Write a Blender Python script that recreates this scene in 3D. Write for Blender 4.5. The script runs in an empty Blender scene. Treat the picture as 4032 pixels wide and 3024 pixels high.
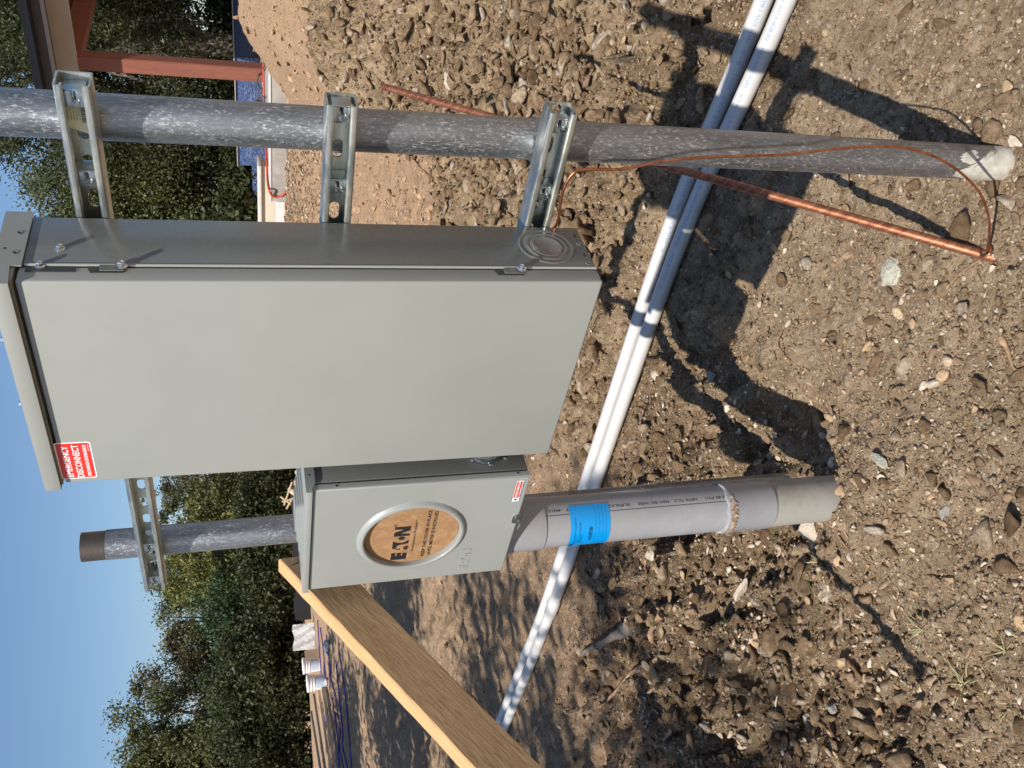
import bpy, bmesh, math, random
import numpy as np
from mathutils import Vector, Matrix
sc = bpy.context.scene
rad = math.radians
# ------------------------------------------------------------------ camera
CAM = np.array([0.7246, -0.9334, 0.5064]); YAW, PITCH, ROLL, FPX = 44.9078, 17.1467, -2.0226, 3429.45
def basis():
    y, p, r = rad(YAW), rad(PITCH), rad(ROLL)
    F = np.array([-math.sin(y)*math.cos(p), math.cos(y)*math.cos(p), -math.sin(p)])
    Rt = np.array([math.cos(y), math.sin(y), 0.0]); U = np.cross(Rt, F)
    return Rt*math.cos(r)+U*math.sin(r), -Rt*math.sin(r)+U*math.cos(r), F
RT, UP, FW = basis()
cam_d = bpy.data.cameras.new('camera'); cam = bpy.data.objects.new('camera', cam_d); sc.collection.objects.link(cam)
X_, Y_, Z_ = -UP, RT, -FW            # the phone was held upright, the picture lies on its side
cam.matrix_world = Matrix(((X_[0], Y_[0], Z_[0], CAM[0]), (X_[1], Y_[1], Z_[1], CAM[1]), (X_[2], Y_[2], Z_[2], CAM[2]), (0, 0, 0, 1)))
cam_d.sensor_width = 36; cam_d.lens = FPX/4032*36; cam_d.clip_start = 0.02; cam_d.clip_end = 1500
sc.camera = cam
# ------------------------------------------------------------------ world + sun
SUN = Vector((0.22, -1.0, 1.25)).normalized()      # towards the sun
w = bpy.data.worlds.new('World'); sc.world = w; w.use_nodes = True
nt = w.node_tree; bg = nt.nodes['Background']
sky = nt.nodes.new('ShaderNodeTexSky'); sky.sky_type = 'NISHITA'; sky.sun_disc = False
sky.sun_elevation = math.asin(SUN.z); sky.sun_rotation = math.atan2(SUN.x, SUN.y)
sky.air_density = 1.0; sky.dust_density = .7; sky.ozone_density = 5.5
nt.links.new(sky.outputs[0], bg.inputs[0]); bg.inputs[1].default_value = 0.098
sd = bpy.data.lights.new('sun', 'SUN'); sd.energy = 5.0; sd.angle = rad(0.53); sd.color = (1.0, 0.94, 0.86)
so = bpy.data.objects.new('sun', sd); sc.collection.objects.link(so); so.rotation_euler = SUN.to_track_quat('Z', 'Y').to_euler(); so.location = (0, 0, 30)
sc.view_settings.view_transform = 'Standard'; sc.view_settings.look = 'None'; sc.view_settings.exposure = 0.27; sc.view_settings.gamma = 1
sc.render.engine = 'CYCLES'

# ------------------------------------------------------------------ pixel -> place helpers
def ray(x, y): return FW + RT*((3024-y)-1512)/FPX - UP*(x-2016)/FPX
def at(x, y, t): return CAM + ray(x, y)*t
def ypl(x, y, Y): r = ray(x, y); return CAM + r*((Y-CAM[1])/r[1])
def xpl(x, y, X): r = ray(x, y); return CAM + r*((X-CAM[0])/r[0])
def zpl(x, y, Z): r = ray(x, y); return CAM + r*((Z-CAM[2])/r[2])

# ------------------------------------------------------------------ scene-graph helpers
WO = {}
def tag(o, label=None, cat=None, group=None, kind=None):
    if label: o['label'] = label
    if cat: o['category'] = cat
    if group: o['group'] = group
    if kind: o['kind'] = kind
    return o
def thing(name, label, cat, loc, group=None):
    o = bpy.data.objects.new(name, None); sc.collection.objects.link(o); o.empty_display_size = .1
    o.location = loc; WO[o] = np.array(loc, float); return tag(o, label, cat, group)
def mesh_np(name, V, Fq, mat=None, smooth=False, sharp=None):
    me = bpy.data.meshes.new(name); V = np.asarray(V, np.float32); n = len(V)
    me.vertices.add(n); me.vertices.foreach_set('co', V.ravel())
    Fq = np.asarray(Fq, np.int32); k = Fq.shape[1]; m = len(Fq)
    me.loops.add(m*k); me.loops.foreach_set('vertex_index', Fq.ravel())
    me.polygons.add(m); me.polygons.foreach_set('loop_start', np.arange(0, m*k, k, dtype=np.int32))
    me.update(calc_edges=True)
    if mat: me.materials.append(mat)
    if smooth: me.polygons.foreach_set('use_smooth', np.ones(m, bool))
    return me
def link(name, me, parent=None, origin=None):
    """me has world coordinates; they are made relative to the parent's origin (or the object's own base)"""
    o = bpy.data.objects.new(name, me); sc.collection.objects.link(o)
    n = len(me.vertices); co = np.empty(n*3, np.float32); me.vertices.foreach_get('co', co); co = co.reshape(-1, 3)
    if parent is not None:
        o.parent = parent; org = WO[parent]
    else:
        org = np.array(origin, float) if origin is not None else np.array([co[:, 0].mean(), co[:, 1].mean(), co[:, 2].min()], float)
        o.location = org
    co -= org.astype(np.float32); me.vertices.foreach_set('co', co.ravel()); me.update(); WO[o] = org
    return o
def fin(name, bm, mat, parent=None, sharp=35, origin=None):
    me = bpy.data.meshes.new(name); bmesh.ops.recalc_face_normals(bm, faces=bm.faces); bm.to_mesh(me); bm.free()
    if mat: me.materials.append(mat)
    me.polygons.foreach_set('use_smooth', np.ones(len(me.polygons), bool))
    me.set_sharp_from_angle(angle=rad(sharp))
    return link(name, me, parent, origin)
def add_box(bm, lo, hi, bev=0, seg=2, rot=None):
    g = bmesh.new()
    lo = Vector(lo); hi = Vector(hi); c = (lo+hi)/2
    bmesh.ops.create_cube(g, size=1, matrix=Matrix.Diagonal((*(hi-lo), 1)))
    if bev: bmesh.ops.bevel(g, geom=g.edges[:], offset=bev, segments=seg, profile=.5, affect='EDGES', clamp_overlap=True)
    M = Matrix.Translation(c) @ (rot.to_4x4() if rot else Matrix.Identity(4))
    bmesh.ops.transform(g, matrix=M, verts=g.verts)
    merge(bm, g)
def merge(bm, g):
    me = bpy.data.meshes.new('t'); g.to_mesh(me); g.free(); bm.from_mesh(me); bpy.data.meshes.remove(me)
def frame(d):
    d = Vector(d).normalized(); a = Vector((0, 0, 1)) if abs(d.z) < .9 else Vector((1, 0, 0))
    u = d.cross(a).normalized(); return u, d.cross(u).normalized()
def add_lathe(bm, org, axis, prof, n=48, cap0=False, cap1=False):
    """prof = [(radius, along axis)]"""
    u, v = frame(axis); d = Vector(axis).normalized(); org = Vector(org); rings = []
    for r, h in prof:
        rings.append([bm.verts.new(org+d*h+(u*math.cos(2*math.pi*k/n)+v*math.sin(2*math.pi*k/n))*r) for k in range(n)])
    for a, b in zip(rings, rings[1:]):
        for k in range(n): bm.faces.new((a[k], a[(k+1) % n], b[(k+1) % n], b[k]))
    if cap0: bm.faces.new(rings[0])
    if cap1: bm.faces.new(rings[-1])
def add_cyl(bm, p0, p1, r, n=24, r1=None):
    p0 = Vector(p0); p1 = Vector(p1); L = (p1-p0).length
    add_lathe(bm, p0, p1-p0, [(r, 0), (r if r1 is None else r1, L)], n, True, True)
def add_tube(bm, pts, rr, n=10, cap=True):
    pts = [Vector(p) for p in pts]; rings = []; u = None
    if not hasattr(rr, '__len__'): rr = [rr]*len(pts)
    for i, p in enumerate(pts):
        d = (pts[min(i+1, len(pts)-1)]-pts[max(i-1, 0)]).normalized()
        if u is None: u, v = frame(d)
        u = (u-d*u.dot(d)).normalized(); v = d.cross(u)
        rings.append([bm.verts.new(p+(u*math.cos(2*math.pi*k/n)+v*math.sin(2*math.pi*k/n))*rr[i]) for k in range(n)])
    for a, b in zip(rings, rings[1:]):
        for k in range(n): bm.faces.new((a[k], a[(k+1) % n], b[(k+1) % n], b[k]))
    if cap: bm.faces.new(rings[0]); bm.faces.new(rings[-1])
def smooth_path(pts, k=6):
    P = [np.array(p, float) for p in pts]; P = [2*P[0]-P[1]]+P+[2*P[-1]-P[-2]]; out = []
    for i in range(1, len(P)-2):
        for j in range(k):
            t = j/k; a, b, c, d = P[i-1:i+3]
            out.append(.5*((2*b)+(-a+c)*t+(2*a-5*b+4*c-d)*t*t+(-a+3*b-3*c+d)*t**3))
    out.append(P[-2]); return out
def add_prism(bm, poly, to3, depth_vec):
    """extrude a 2-D polygon: to3(u,v)->3-D"""
    d = Vector(depth_vec); a = [bm.verts.new(Vector(to3(*p))) for p in poly]; b = [bm.verts.new(Vector(to3(*p))+d) for p in poly]
    n = len(poly); bm.faces.new(a); bm.faces.new(b[::-1])
    for k in range(n): bm.faces.new((a[k], a[(k+1) % n], b[(k+1) % n], b[k]))
def text_mesh(s, size, font_scale_x=1.0, align='LEFT', extr=0.0, bold=0.0):
    cu = bpy.data.curves.new('t', 'FONT'); cu.body = s; cu.size = 1; cu.align_x = align; cu.extrude = extr/size if size else 0; cu.offset = bold; cu.resolution_u = 3
    o = bpy.data.objects.new('t', cu); sc.collection.objects.link(o); bpy.context.view_layer.update()
    me = bpy.data.meshes.new_from_object(o.evaluated_get(bpy.context.evaluated_depsgraph_get()))
    bpy.data.objects.remove(o); bpy.data.curves.remove(cu)
    for v in me.vertices: v.co.x *= size*font_scale_x; v.co.y *= size; v.co.z *= size
    me.update(); return me
def add_text(bm, s, size, mapf, sx=1.0, width=None, extr=0.0, bold=0.0):
    """mapf(tx, ty, tz) -> 3-D point; width stretches the line to that length"""
    me = text_mesh(s, size, sx, extr=extr, bold=bold)
    xs = [v.co.x for v in me.vertices]; x0 = min(xs); W = max(xs)-x0; k = (width/W) if width else 1
    for v in me.vertices: v.co = Vector(mapf((v.co.x-x0)*k, v.co.y, v.co.z))
    bm.from_mesh(me); bpy.data.meshes.remove(me)

# ------------------------------------------------------------------ materials
def mat(name, col=(.5, .5, .5), rough=.6, metal=0, spec=.5, coat=0, coat_r=.1):
    m = bpy.data.materials.new(name); m.use_nodes = True; b = m.node_tree.nodes['Principled BSDF']
    b.inputs['Base Color'].default_value = (*col, 1); b.inputs['Roughness'].default_value = rough
    b.inputs['Metallic'].default_value = metal; b.inputs['Specular IOR Level'].default_value = spec
    b.inputs['Coat Weight'].default_value = coat; b.inputs['Coat Roughness'].default_value = coat_r
    return m
class N:
    def __init__(s, m): s.m = m; s.t = m.node_tree; s.b = s.t.nodes['Principled BSDF']
    def n(s, k, **kw):
        x = s.t.nodes.new(k)
        for a, v in kw.items():
            if a.startswith('i_'): x.inputs[a[2:].replace('_', ' ')].default_value = v
            else: setattr(x, a, v)
        return x
    def l(s, a, b): s.t.links.new(a, b)
    def coord(s, scale=(1, 1, 1), kind='Object', rot=(0, 0, 0)):
        c = s.n('ShaderNodeTexCoord'); mp = s.n('ShaderNodeMapping'); mp.inputs['Scale'].default_value = scale; mp.inputs['Rotation'].default_value = rot
        s.l(c.outputs[kind], mp.inputs[0]); return mp.outputs[0]
    def noise(s, v, scale, det=4, rough=.55, dist=0):
        x = s.n('ShaderNodeTexNoise'); x.inputs['Scale'].default_value = scale; x.inputs['Detail'].default_value = det; x.inputs['Roughness'].default_value = rough; x.inputs['Distortion'].default_value = dist
        s.l(v, x.inputs['Vector']); return x.outputs['Fac']
    def vor(s, v, scale, feat='F1', out='Distance', rnd=1):
        x = s.n('ShaderNodeTexVoronoi'); x.feature = feat; x.inputs['Scale'].default_value = scale; x.inputs['Randomness'].default_value = rnd; s.l(v, x.inputs['Vector']); return x.outputs[out]
    def ramp(s, f, stops, interp='LINEAR'):
        x = s.n('ShaderNodeValToRGB'); x.color_ramp.interpolation = interp; e = x.color_ramp.elements
        while len(e) < len(stops): e.new(.5)
        for q, (p, c) in zip(e, stops):
            q.position = p; q.color = (*c, 1) if hasattr(c, '__len__') else (c, c, c, 1)
        s.l(f, x.inputs[0]); return x.outputs[0]
    def mix(s, f, a, b, kind='MIX'):
        x = s.n('ShaderNodeMix'); x.data_type = 'RGBA'; x.blend_type = kind
        for i, v in ((0, f), (6, a), (7, b)):
            if hasattr(v, 'is_output'): s.l(v, x.inputs[i])
            elif i == 0: x.inputs[0].default_value = v
            else: x.inputs[i].default_value = (*v, 1) if len(v) == 3 else v
        return x.outputs[2]
    def mth(s, op, a, b=None, c=None):
        x = s.n('ShaderNodeMath'); x.operation = op
        for i, v in enumerate((a, b, c)):
            if v is None: continue
            if hasattr(v, 'is_output'): s.l(v, x.inputs[i])
            else: x.inputs[i].default_value = v
        return x.outputs[0]
    def bump(s, h, dist, strength=1):
        x = s.n('ShaderNodeBump'); x.inputs['Distance'].default_value = dist; x.inputs['Strength'].default_value = strength
        s.l(h, x.inputs['Height']); s.l(x.outputs[0], s.b.inputs['Normal'])
    def col(s, c): s.l(c, s.b.inputs['Base Color'])
    def rough(s, c): s.l(c, s.b.inputs['Roughness'])

def painted(name, col, rough=.42, coat=.25):
    m = mat(name, col, rough, coat=coat, coat_r=.16); k = N(m); v = k.coord()
    n1 = k.noise(v, 7, 3); k.col(k.mix(k.ramp(n1, [(.3, 0.), (.7, 1.)]), tuple(c*.96 for c in col), tuple(min(1, c*1.03) for c in col)))
    n2 = k.noise(v, 22, 5, .7); k.rough(k.ramp(n2, [(.35, rough-.06), (.75, rough+.1)]))
    k.bump(k.noise(v, 900, 2), .00008, .5); return m
M_PAINT = painted('grey_enamel', (.305, .315, .288))
M_PAINT2 = painted('grey_enamel_meter', (.295, .312, .295))
M_PAINT_SHADED = painted('grey_enamel_shaded', (.150, .155, .145), .27, .45)  # same enamel as the door, darkened to carry the sides' grazing light
def galv(name, base=(.38, .40, .425), vert=True, dark=.40, spang=90):
    m = mat(name, base, .35, .86); k = N(m); v = k.coord(); q = .10
    vs = k.coord((1, 1, q) if vert else (q, 1, 1)); vm = k.coord((1, 1, .4) if vert else (.4, 1, 1))
    big = k.noise(vs, 26, 5, .6); streak = k.noise(vs, 190, 6, .8); sp = k.noise(vm, 300, 7, .85); sp2 = k.noise(vm, 45, 6, .75)
    c = k.mix(k.ramp(big, [(.3, 0.), (.7, 1.)]), tuple(x*dark for x in base), base)
    c = k.mix(k.ramp(streak, [(.52, 0.), (.66, .35)]), c, (.58, .60, .62))
    c = k.mix(k.mth('MULTIPLY', k.ramp(sp, [(.53, 0.), (.59, 1.)]), k.ramp(sp2, [(.42, .15), (.6, 1.)])), c, (.86, .88, .90)); k.col(c)
    k.rough(k.ramp(sp, [(.4, .34), (.62, .55)])); k.bump(sp, .0003, .2); return m
M_GALV = galv('galvanized_steel')
M_ZINC = mat('zinc_plated_steel', (.62, .64, .60), .3, .95); _k = N(M_ZINC); _v = _k.coord((.25, 1, 1))
_k.col(_k.mix(_k.ramp(_k.noise(_v, 60, 4, .7), [(.35, 0.), (.7, 1.)]), (.40, .45, .44), (.80, .79, .70))); _k.rough(_k.ramp(_k.noise(_v, 200, 3), [(.3, .34), (.7, .50)]))
M_BOLT = mat('bright_bolt_steel', (.75, .78, .8), .18, 1)
M_DARKHOLE = mat('dark_recess', (.012, .012, .012), .9)
def speck(name, col, col2, scale, rough=.8, bump=.001, lo=.4, hi=.65):
    m = mat(name, col, rough); k = N(m); v = k.coord(); n = k.noise(v, scale, 6, .65)
    k.col(k.mix(k.ramp(n, [(lo, 0.), (hi, 1.)]), col, col2)); k.bump(n, bump, .6); return m
M_NOTCH_SHADE = mat('notch_shade_grey', (.05, .05, .048), .6)  # dark grey stands in for the shadow inside the painted notches
M_CARD = speck('kraft_cardboard', (.30, .165, .075), (.40, .235, .115), 60, .85, .0001)
M_INK = mat('black_ink', (.012, .012, .014), .6)
M_RED = mat('red_sticker', (.80, .035, .022), .35); M_WHITE = mat('white_print', (.86, .86, .86), .4)
M_BLUE = mat('cyan_sticker', (.0, .29, .72), .28, coat=.6); M_BINK = mat('navy_ink', (.005, .02, .07), .5); M_LBLUE = mat('pale_blue_ink', (.10, .26, .52), .6)
M_LABEL = mat('cream_price_label', (.62, .60, .44), .5)
M_PVC = speck('grey_pvc', (.30, .303, .315), (.335, .34, .35), 14, .27, .00005)
M_PVCD = speck('dirty_grey_pvc', (.34, .325, .285), (.25, .205, .145), 12, .6, .0003, .5, .75)
M_WPVC = speck('white_pvc', (.57, .56, .54), (.50, .485, .45), 8, .35, .00005, .5, .8)
M_COPPER = mat('copper', (.62, .25, .13), .34, .95); _k = N(M_COPPER); _v = _k.coord()
_k.col(_k.mix(_k.ramp(_k.noise(_v, 45, 5, .7), [(.35, 0.), (.7, 1.)]), (.33, .11, .055), (.74, .33, .18)))
def wood(name, a, b, axis=0, sc_=1, rough=.75):
    s = [28, 28, 28]; s[axis] = 1.6
    m = mat(name, a, rough); k = N(m); v = k.coord(tuple(x*sc_ for x in s)); n = k.noise(v, 3, 8, .7, .9); g = k.noise(v, 11, 4, .6)
    c = k.mix(k.ramp(n, [(.3, 0.), (.7, 1.)]), a, b); k.col(k.mix(k.ramp(g, [(.5, 0.), (.75, .5)]), c, tuple(x*.45 for x in a))); k.bump(n, .0012, .5); return m
M_BRACE = wood('stud_shaded_side', (.21, .115, .052), (.34, .21, .105)); M_BRACEE = wood('stud_sunlit_edge', (.60, .36, .16), (.72, .48, .25))  # shaded and sunlit tones of one stud, put into the colour
M_REDWOOD = wood('red_stained_wood', (.19, .062, .038), (.27, .095, .058), 2, .3); M_PALEWOOD = wood('pale_lumber', (.50, .36, .22), (.66, .52, .36), 0, .4)
M_GREYWOOD = wood('grey_lumber', (.22, .19, .15), (.36, .32, .26), 0, .4)
M_BARK = speck('bark', (.10, .08, .06), (.20, .17, .14), 9, .95, .03)
M_TWIG = speck('dry_root', (.22, .13, .07), (.40, .26, .15), 40, .9, .003)
M_ROCK = {}
def rockmat(key, a, b):
    m = mat('stone_'+key, a, .9); k = N(m); v = k.coord(); n = k.noise(v, 24, 7, .7); p = k.noise(v, 130, 4, .7)
    c = k.mix(k.ramp(n, [(.35, 0.), (.68, 1.)]), a, b); c = k.mix(k.ramp(p, [(.55, 0.), (.72, .6)]), c, tuple(x*.45 for x in a)); k.col(c)
    k.bump(k.mth('ADD', n, k.mth('MULTIPLY', p, .35)), .008, .8); M_ROCK[key] = m
rockmat('pale', (.46, .38, .29), (.58, .50, .40)); rockmat('tan', (.40, .27, .15), (.52, .38, .23)); rockmat('grey', (.25, .22, .19), (.34, .31, .27))
rockmat('mortar', (.36, .355, .28), (.47, .46, .37)); rockmat('brown', (.17, .115, .07), (.27, .19, .12))

# ------------------------------------------------------------------ noise + terrain
rng = np.random.default_rng(11)
_T = rng.random((256, 256))
def vnoise(x, y):
    xi = np.floor(x).astype(int); yi = np.floor(y).astype(int); fx = x-xi; fy = y-yi; fx = fx*fx*(3-2*fx); fy = fy*fy*(3-2*fy)
    a = _T[xi & 255, yi & 255]; b = _T[(xi+1) & 255, yi & 255]; c = _T[xi & 255, (yi+1) & 255]; d = _T[(xi+1) & 255, (yi+1) & 255]
    return (a*(1-fx)+b*fx)*(1-fy)+(c*(1-fx)+d*fx)*fy
def fbm(x, y, f, o=5, g=.5):
    s = 0; a = 1; t = 0
    for i in range(o): s = s+a*(vnoise(x*f+i*17.3, y*f-i*9.1)-.5)*2; t += a; a *= g; f *= 2.03
    return s/t
def sst(a, b, x): t = np.clip((x-a)/(b-a), 0, 1); return t*t*(3-2*t)
def polar(x, y): dx = x-CAM[0]; dy = y-CAM[1]; return np.hypot(dx, dy), np.degrees(np.arctan2(-dx, dy))
R1 = [0, 4, 5.5, 6.3, 7.0, 7.6, 8.2, 9.0, 10.5, 400]; Z1 = [-.81, -.81, -.47, -.24, -.05, .22, .43, .30, -.12, -.12]
R2 = [0, 3.2, 6, 8, 10.6, 13, 400]; Z2 = [-.81, -.81, -.62, -.37, -.13, -.12, -.12]
def base_h(x, y):
    r, th = polar(x, y); rr = np.clip(r, 0, 399)
    w1 = 1-sst(22.2, 30.5, th+fbm(x, y, .9, 3)*1.2); w2 = 1-sst(38, 50, th)
    z2 = -.81+w2*(np.interp(rr, R2, Z2)+.81)
    z = z2+w1*(np.interp(rr, R1, Z1)-z2)*(1-sst(60, 110, -th))
    z = z+(1-w2)*(-.9*sst(23, 34, rr)+.06*fbm(x, y, .35, 3)*sst(3, 8, rr))
    z = z+.035*fbm(x+5, y, .55, 3)*sst(1.5, 4, r)
    z = z-(1-w2)*.14*sst(9.0, 10.5, r)*(1-sst(13, 14.5, r))*sst(52, 56, th)       # shallow trench with the purple lines
    return z
def gp(px, py, up=0.0):
    """where the picture's ray (px, py) meets the ground"""
    r = ray(px, py); lo = .8; t = lo
    while t < 60:
        p = CAM+r*t
        if p[2] < base_h(np.array(p[0]), np.array(p[1]))+up: break
        t *= 1.01
    a, b = t/1.01, t
    for _ in range(20):
        m_ = (a+b)/2; p = CAM+r*m_
        if p[2] < base_h(np.array(p[0]), np.array(p[1]))+up: b = m_
        else: a = m_
    return CAM+r*b
def gz(x, y): return float(base_h(np.array(x, float), np.array(y, float)))

# ------------------------------------------------------------------ ground sheet
th_in = np.arange(14, 76, .125); th_out = np.arange(77, 14+360-1, 2.4); TH = np.concatenate([th_in, th_out]); NT = len(TH)
RR = [0.25]
while RR[-1] < 700:
    r = RR[-1]; RR.append(r*(1.0048 if 1.0 < r < 16 else (1.012 if r < 40 else 1.06)))
RR = np.array(RR); NR = len(RR)
thr = np.radians(TH); GX = CAM[0]-np.outer(RR, np.sin(thr)); GY = CAM[1]+np.outer(RR, np.cos(thr)); GZ = base_h(GX, GY)
gr, gth = polar(GX, GY)
near = 1-sst(18, 32, gr)
# how rough / cloddy the soil is
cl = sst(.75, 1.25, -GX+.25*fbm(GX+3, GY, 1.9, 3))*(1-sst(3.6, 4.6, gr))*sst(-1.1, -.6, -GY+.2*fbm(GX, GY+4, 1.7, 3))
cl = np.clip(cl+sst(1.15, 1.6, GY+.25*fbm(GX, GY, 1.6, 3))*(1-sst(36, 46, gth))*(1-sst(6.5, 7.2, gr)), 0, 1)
packed = sst(-1.1, -.35, GX+.25*fbm(GX, GY, 1.3, 3))*(1-sst(.75, 1.1, GY+.2*fbm(GX+9, GY, 1.5, 3)))
smooth_far = sst(6.95, 7.15, gr+.4*fbm(GX, GY, 2.1, 4))*(1-sst(28.5, 30, gth))+sst(5.2, 5.9, gr+1.2*fbm(GX, GY, 1.4, 4))*sst(28.5, 30, gth)*(1-sst(42, 48, gth))
smooth_far = np.clip(smooth_far, 0, 1)
leftsm = sst(2.4, 3.3, gr+.4*fbm(GX, GY, 1.7, 3))*sst(44, 52, gth)*.65
rgh = np.clip(1-.62*packed, 0, 1)*(1-.8*smooth_far)*(1-leftsm)
GZ = GZ+near*(.030*fbm(GX, GY, 3.1, 4)*rgh+.024*fbm(GX, GY, 13, 5, .65)*(.30+.70*rgh)*(1-.55*sst(3.4, 5, gr))+.0075*fbm(GX, GY, 55, 3, .6)*(.5+.5*rgh)*(1-sst(4, 7, gr)))
GZ = GZ+cl*(.060*fbm(GX+7, GY, 5.5, 4, .6)+.05*np.abs(fbm(GX, GY+3, 9, 5, .65))-.02)*(1-.6*sst(3.4, 4.4, gr))+near*smooth_far*.028*fbm(GX, GY, 8, 5, .65)
GZ = GZ+near*sst(3, 6, gr)*(1-sst(14, 20, gr))*.035*np.abs(fbm(GX*1.0, GY*2.2, 2.4, 4, .6))*(.4+.6*(1-smooth_far))
L = np.zeros_like(GZ)
def lumps(n, rmin, rmax, region, hk=.55, zmask=True):
    """half-buried clods, rasterised into the sheet"""
    global L
    r0, r1, t0, t1 = region
    lr = np.sqrt(rng.random(n))*(r1-r0)+r0 if rmin < .02 else np.exp(rng.random(n)*math.log(r1/r0))*r0
    lt = rng.random(n)*(t1-t0)+t0; s = rmin*(rmax/rmin)**(rng.random(n)**2.4)
    for a, t, q in zip(lr, lt, s):
        q = min(q, a*.05)
        i0 = np.searchsorted(RR, a-q); i1 = np.searchsorted(RR, a+q)+1; dt = math.degrees(q/a)*1.05; j0 = np.searchsorted(th_in, t-dt); j1 = np.searchsorted(th_in, t+dt)+1
        if i1-i0 < 2 or j1-j0 < 2 or j1 >= len(th_in): continue
        X = GX[i0:i1, j0:j1]; Y = GY[i0:i1, j0:j1]; cx = CAM[0]-a*math.sin(math.radians(t)); cy = CAM[1]+a*math.cos(math.radians(t))
        ang = rng.random()*3.14; ca, sa = math.cos(ang), math.sin(ang); e = .55+.45*rng.random()
        u = ((X-cx)*ca+(Y-cy)*sa)/q; v = (-(X-cx)*sa+(Y-cy)*ca)/(q*e); 
        nf = rng.integers(5, 9); fa = rng.random()*6.28+np.arange(nf)*6.283/nf+(rng.random(nf)-.5)*.7; fs = 1.1+1.6*rng.random(nf); top = .55+.35*rng.random()+u*(rng.random()-.5)*.7+v*(rng.random()-.5)*.7
        h = top
        for a_, s_ in zip(fa, fs): h = np.minimum(h, (1-(u*math.cos(a_)+v*math.sin(a_)))*s_*(.75+.35*rng.random()))
        h = np.clip(h, 0, None)*q*hk*1.15*(.6+.7*rng.random())*(1+.8*cl[(i0+i1)//2, (j0+j1)//2])
        if zmask: h = h*np.clip(rgh[(i0+i1)//2, (j0+j1)//2]*1.25-.1, 0.05, 1)
        L[i0:i1, j0:j1] = np.maximum(L[i0:i1, j0:j1], h)
lumps(15000, .010, .045, (1.1, 4.5, 14, 76), 1.0)
lumps(6500, .025, .085, (1.9, 8.0, 14, 76), .95)
lumps(26000, .005, .016, (1.1, 3.4, 14, 76), 1.0)
lumps(2000, .04, .13, (3.4, 7.3, 14, 46), .5)
lumps(1500, .03, .10, (7.2, 11.0, 14, 50), .3)
lumps(900, .05, .16, (6, 18, 48, 76), .4, False)
nearpipe = np.exp(-((GY-1.05)/.11)**2)*sst(-5, -4.5, GX); L *= (1-.9*nearpipe); GZ = GZ+L
GZ = GZ*(1-nearpipe*.8*(gr < 7))+np.minimum(GZ, -.812)*nearpipe*.8*(gr < 7)
# trench edges under the conduit and the hollow beside its foot
def dip(x0, y0, sx, sy, d):
    global GZ
    GZ = GZ-d*np.exp(-(((GX-x0)/sx)**2+((GY-y0)/sy)**2))
dip(-.66, .30, .11, .10, .07); dip(-.60, -.03, .20, .13, -.085); dip(.11, .205, .05, .05, .010)
cz = np.full((1, 3), 0.0); cz[0] = (CAM[0], CAM[1], gz(CAM[0], CAM[1]))
V = np.concatenate([np.stack([GX, GY, GZ], -1).reshape(-1, 3), cz]); ctr = len(V)-1
I = np.arange(NR*NT).reshape(NR, NT); J = np.roll(I, -1, axis=1)
Q = np.stack([I[:-1], I[1:], J[1:], J[:-1]], -1).reshape(-1, 4)
fan = np.stack([np.full(NT, ctr), I[0], J[0], J[0]], -1)
me = bpy.data.meshes.new('ground')
nq = len(Q); me.vertices.add(len(V)); me.vertices.foreach_set('co', V.astype(np.float32).ravel())
loops = np.concatenate([Q.ravel(), fan[:, :3].ravel()]).astype(np.int32); me.loops.add(len(loops)); me.loops.foreach_set('vertex_index', loops)
starts = np.concatenate([np.arange(nq)*4, nq*4+np.arange(NT)*3]).astype(np.int32); me.polygons.add(len(starts)); me.polygons.foreach_set('loop_start', starts)
me.update(calc_edges=True); me.polygons.foreach_set('use_smooth', np.ones(len(starts), bool))
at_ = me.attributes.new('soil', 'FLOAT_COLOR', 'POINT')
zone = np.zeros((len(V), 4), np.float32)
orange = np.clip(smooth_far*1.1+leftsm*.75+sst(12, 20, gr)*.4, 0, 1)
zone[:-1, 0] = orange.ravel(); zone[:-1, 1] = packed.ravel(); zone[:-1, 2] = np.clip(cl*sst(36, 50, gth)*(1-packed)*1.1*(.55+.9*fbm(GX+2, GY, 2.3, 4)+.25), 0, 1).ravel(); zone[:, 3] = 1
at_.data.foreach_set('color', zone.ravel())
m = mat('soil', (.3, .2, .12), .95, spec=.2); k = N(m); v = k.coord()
at_n = k.n('ShaderNodeAttribute'); at_n.attribute_name = 'soil'; sep = k.n('ShaderNodeSeparateColor'); k.l(at_n.outputs['Color'], sep.inputs[0])
n1 = k.noise(v, 1.6, 7, .7); n2 = k.noise(v, 17, 8, .78); n3 = k.noise(v, 90, 6, .8); n4 = k.noise(v, 5.5, 6, .7)
dirt = k.mix(k.ramp(n2, [(.36, 0.), (.64, 1.)]), (.115, .072, .036), (.45, .310, .175))
dirt = k.mix(k.ramp(n1, [(.44, 0.), (.62, .8)]), dirt, k.mix(k.ramp(n2, [(.4, 0.), (.6, 1.)]), (.36, .245, .135), (.64, .47, .29)))
dirt = k.mix(k.ramp(n4, [(.55, 0.), (.70, .7)]), dirt, (.18, .12, .07))
pk = k.mix(k.ramp(n2, [(.36, 0.), (.64, 1.)]), (.34, .24, .145), (.62, .465, .30)); pk = k.mix(k.ramp(n4, [(.55, 0.), (.68, .6)]), pk, (.68, .55, .39))
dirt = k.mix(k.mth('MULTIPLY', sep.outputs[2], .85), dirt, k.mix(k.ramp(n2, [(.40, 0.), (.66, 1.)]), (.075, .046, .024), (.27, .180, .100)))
dirt = k.mix(k.mth('MULTIPLY', sep.outputs[1], .9), dirt, pk)
org = k.mix(k.ramp(n2, [(.3, 0.), (.72, 1.)]), (.40, .245, .14), (.56, .37, .23))
dirt = k.mix(sep.outputs[0], dirt, org)
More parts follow.
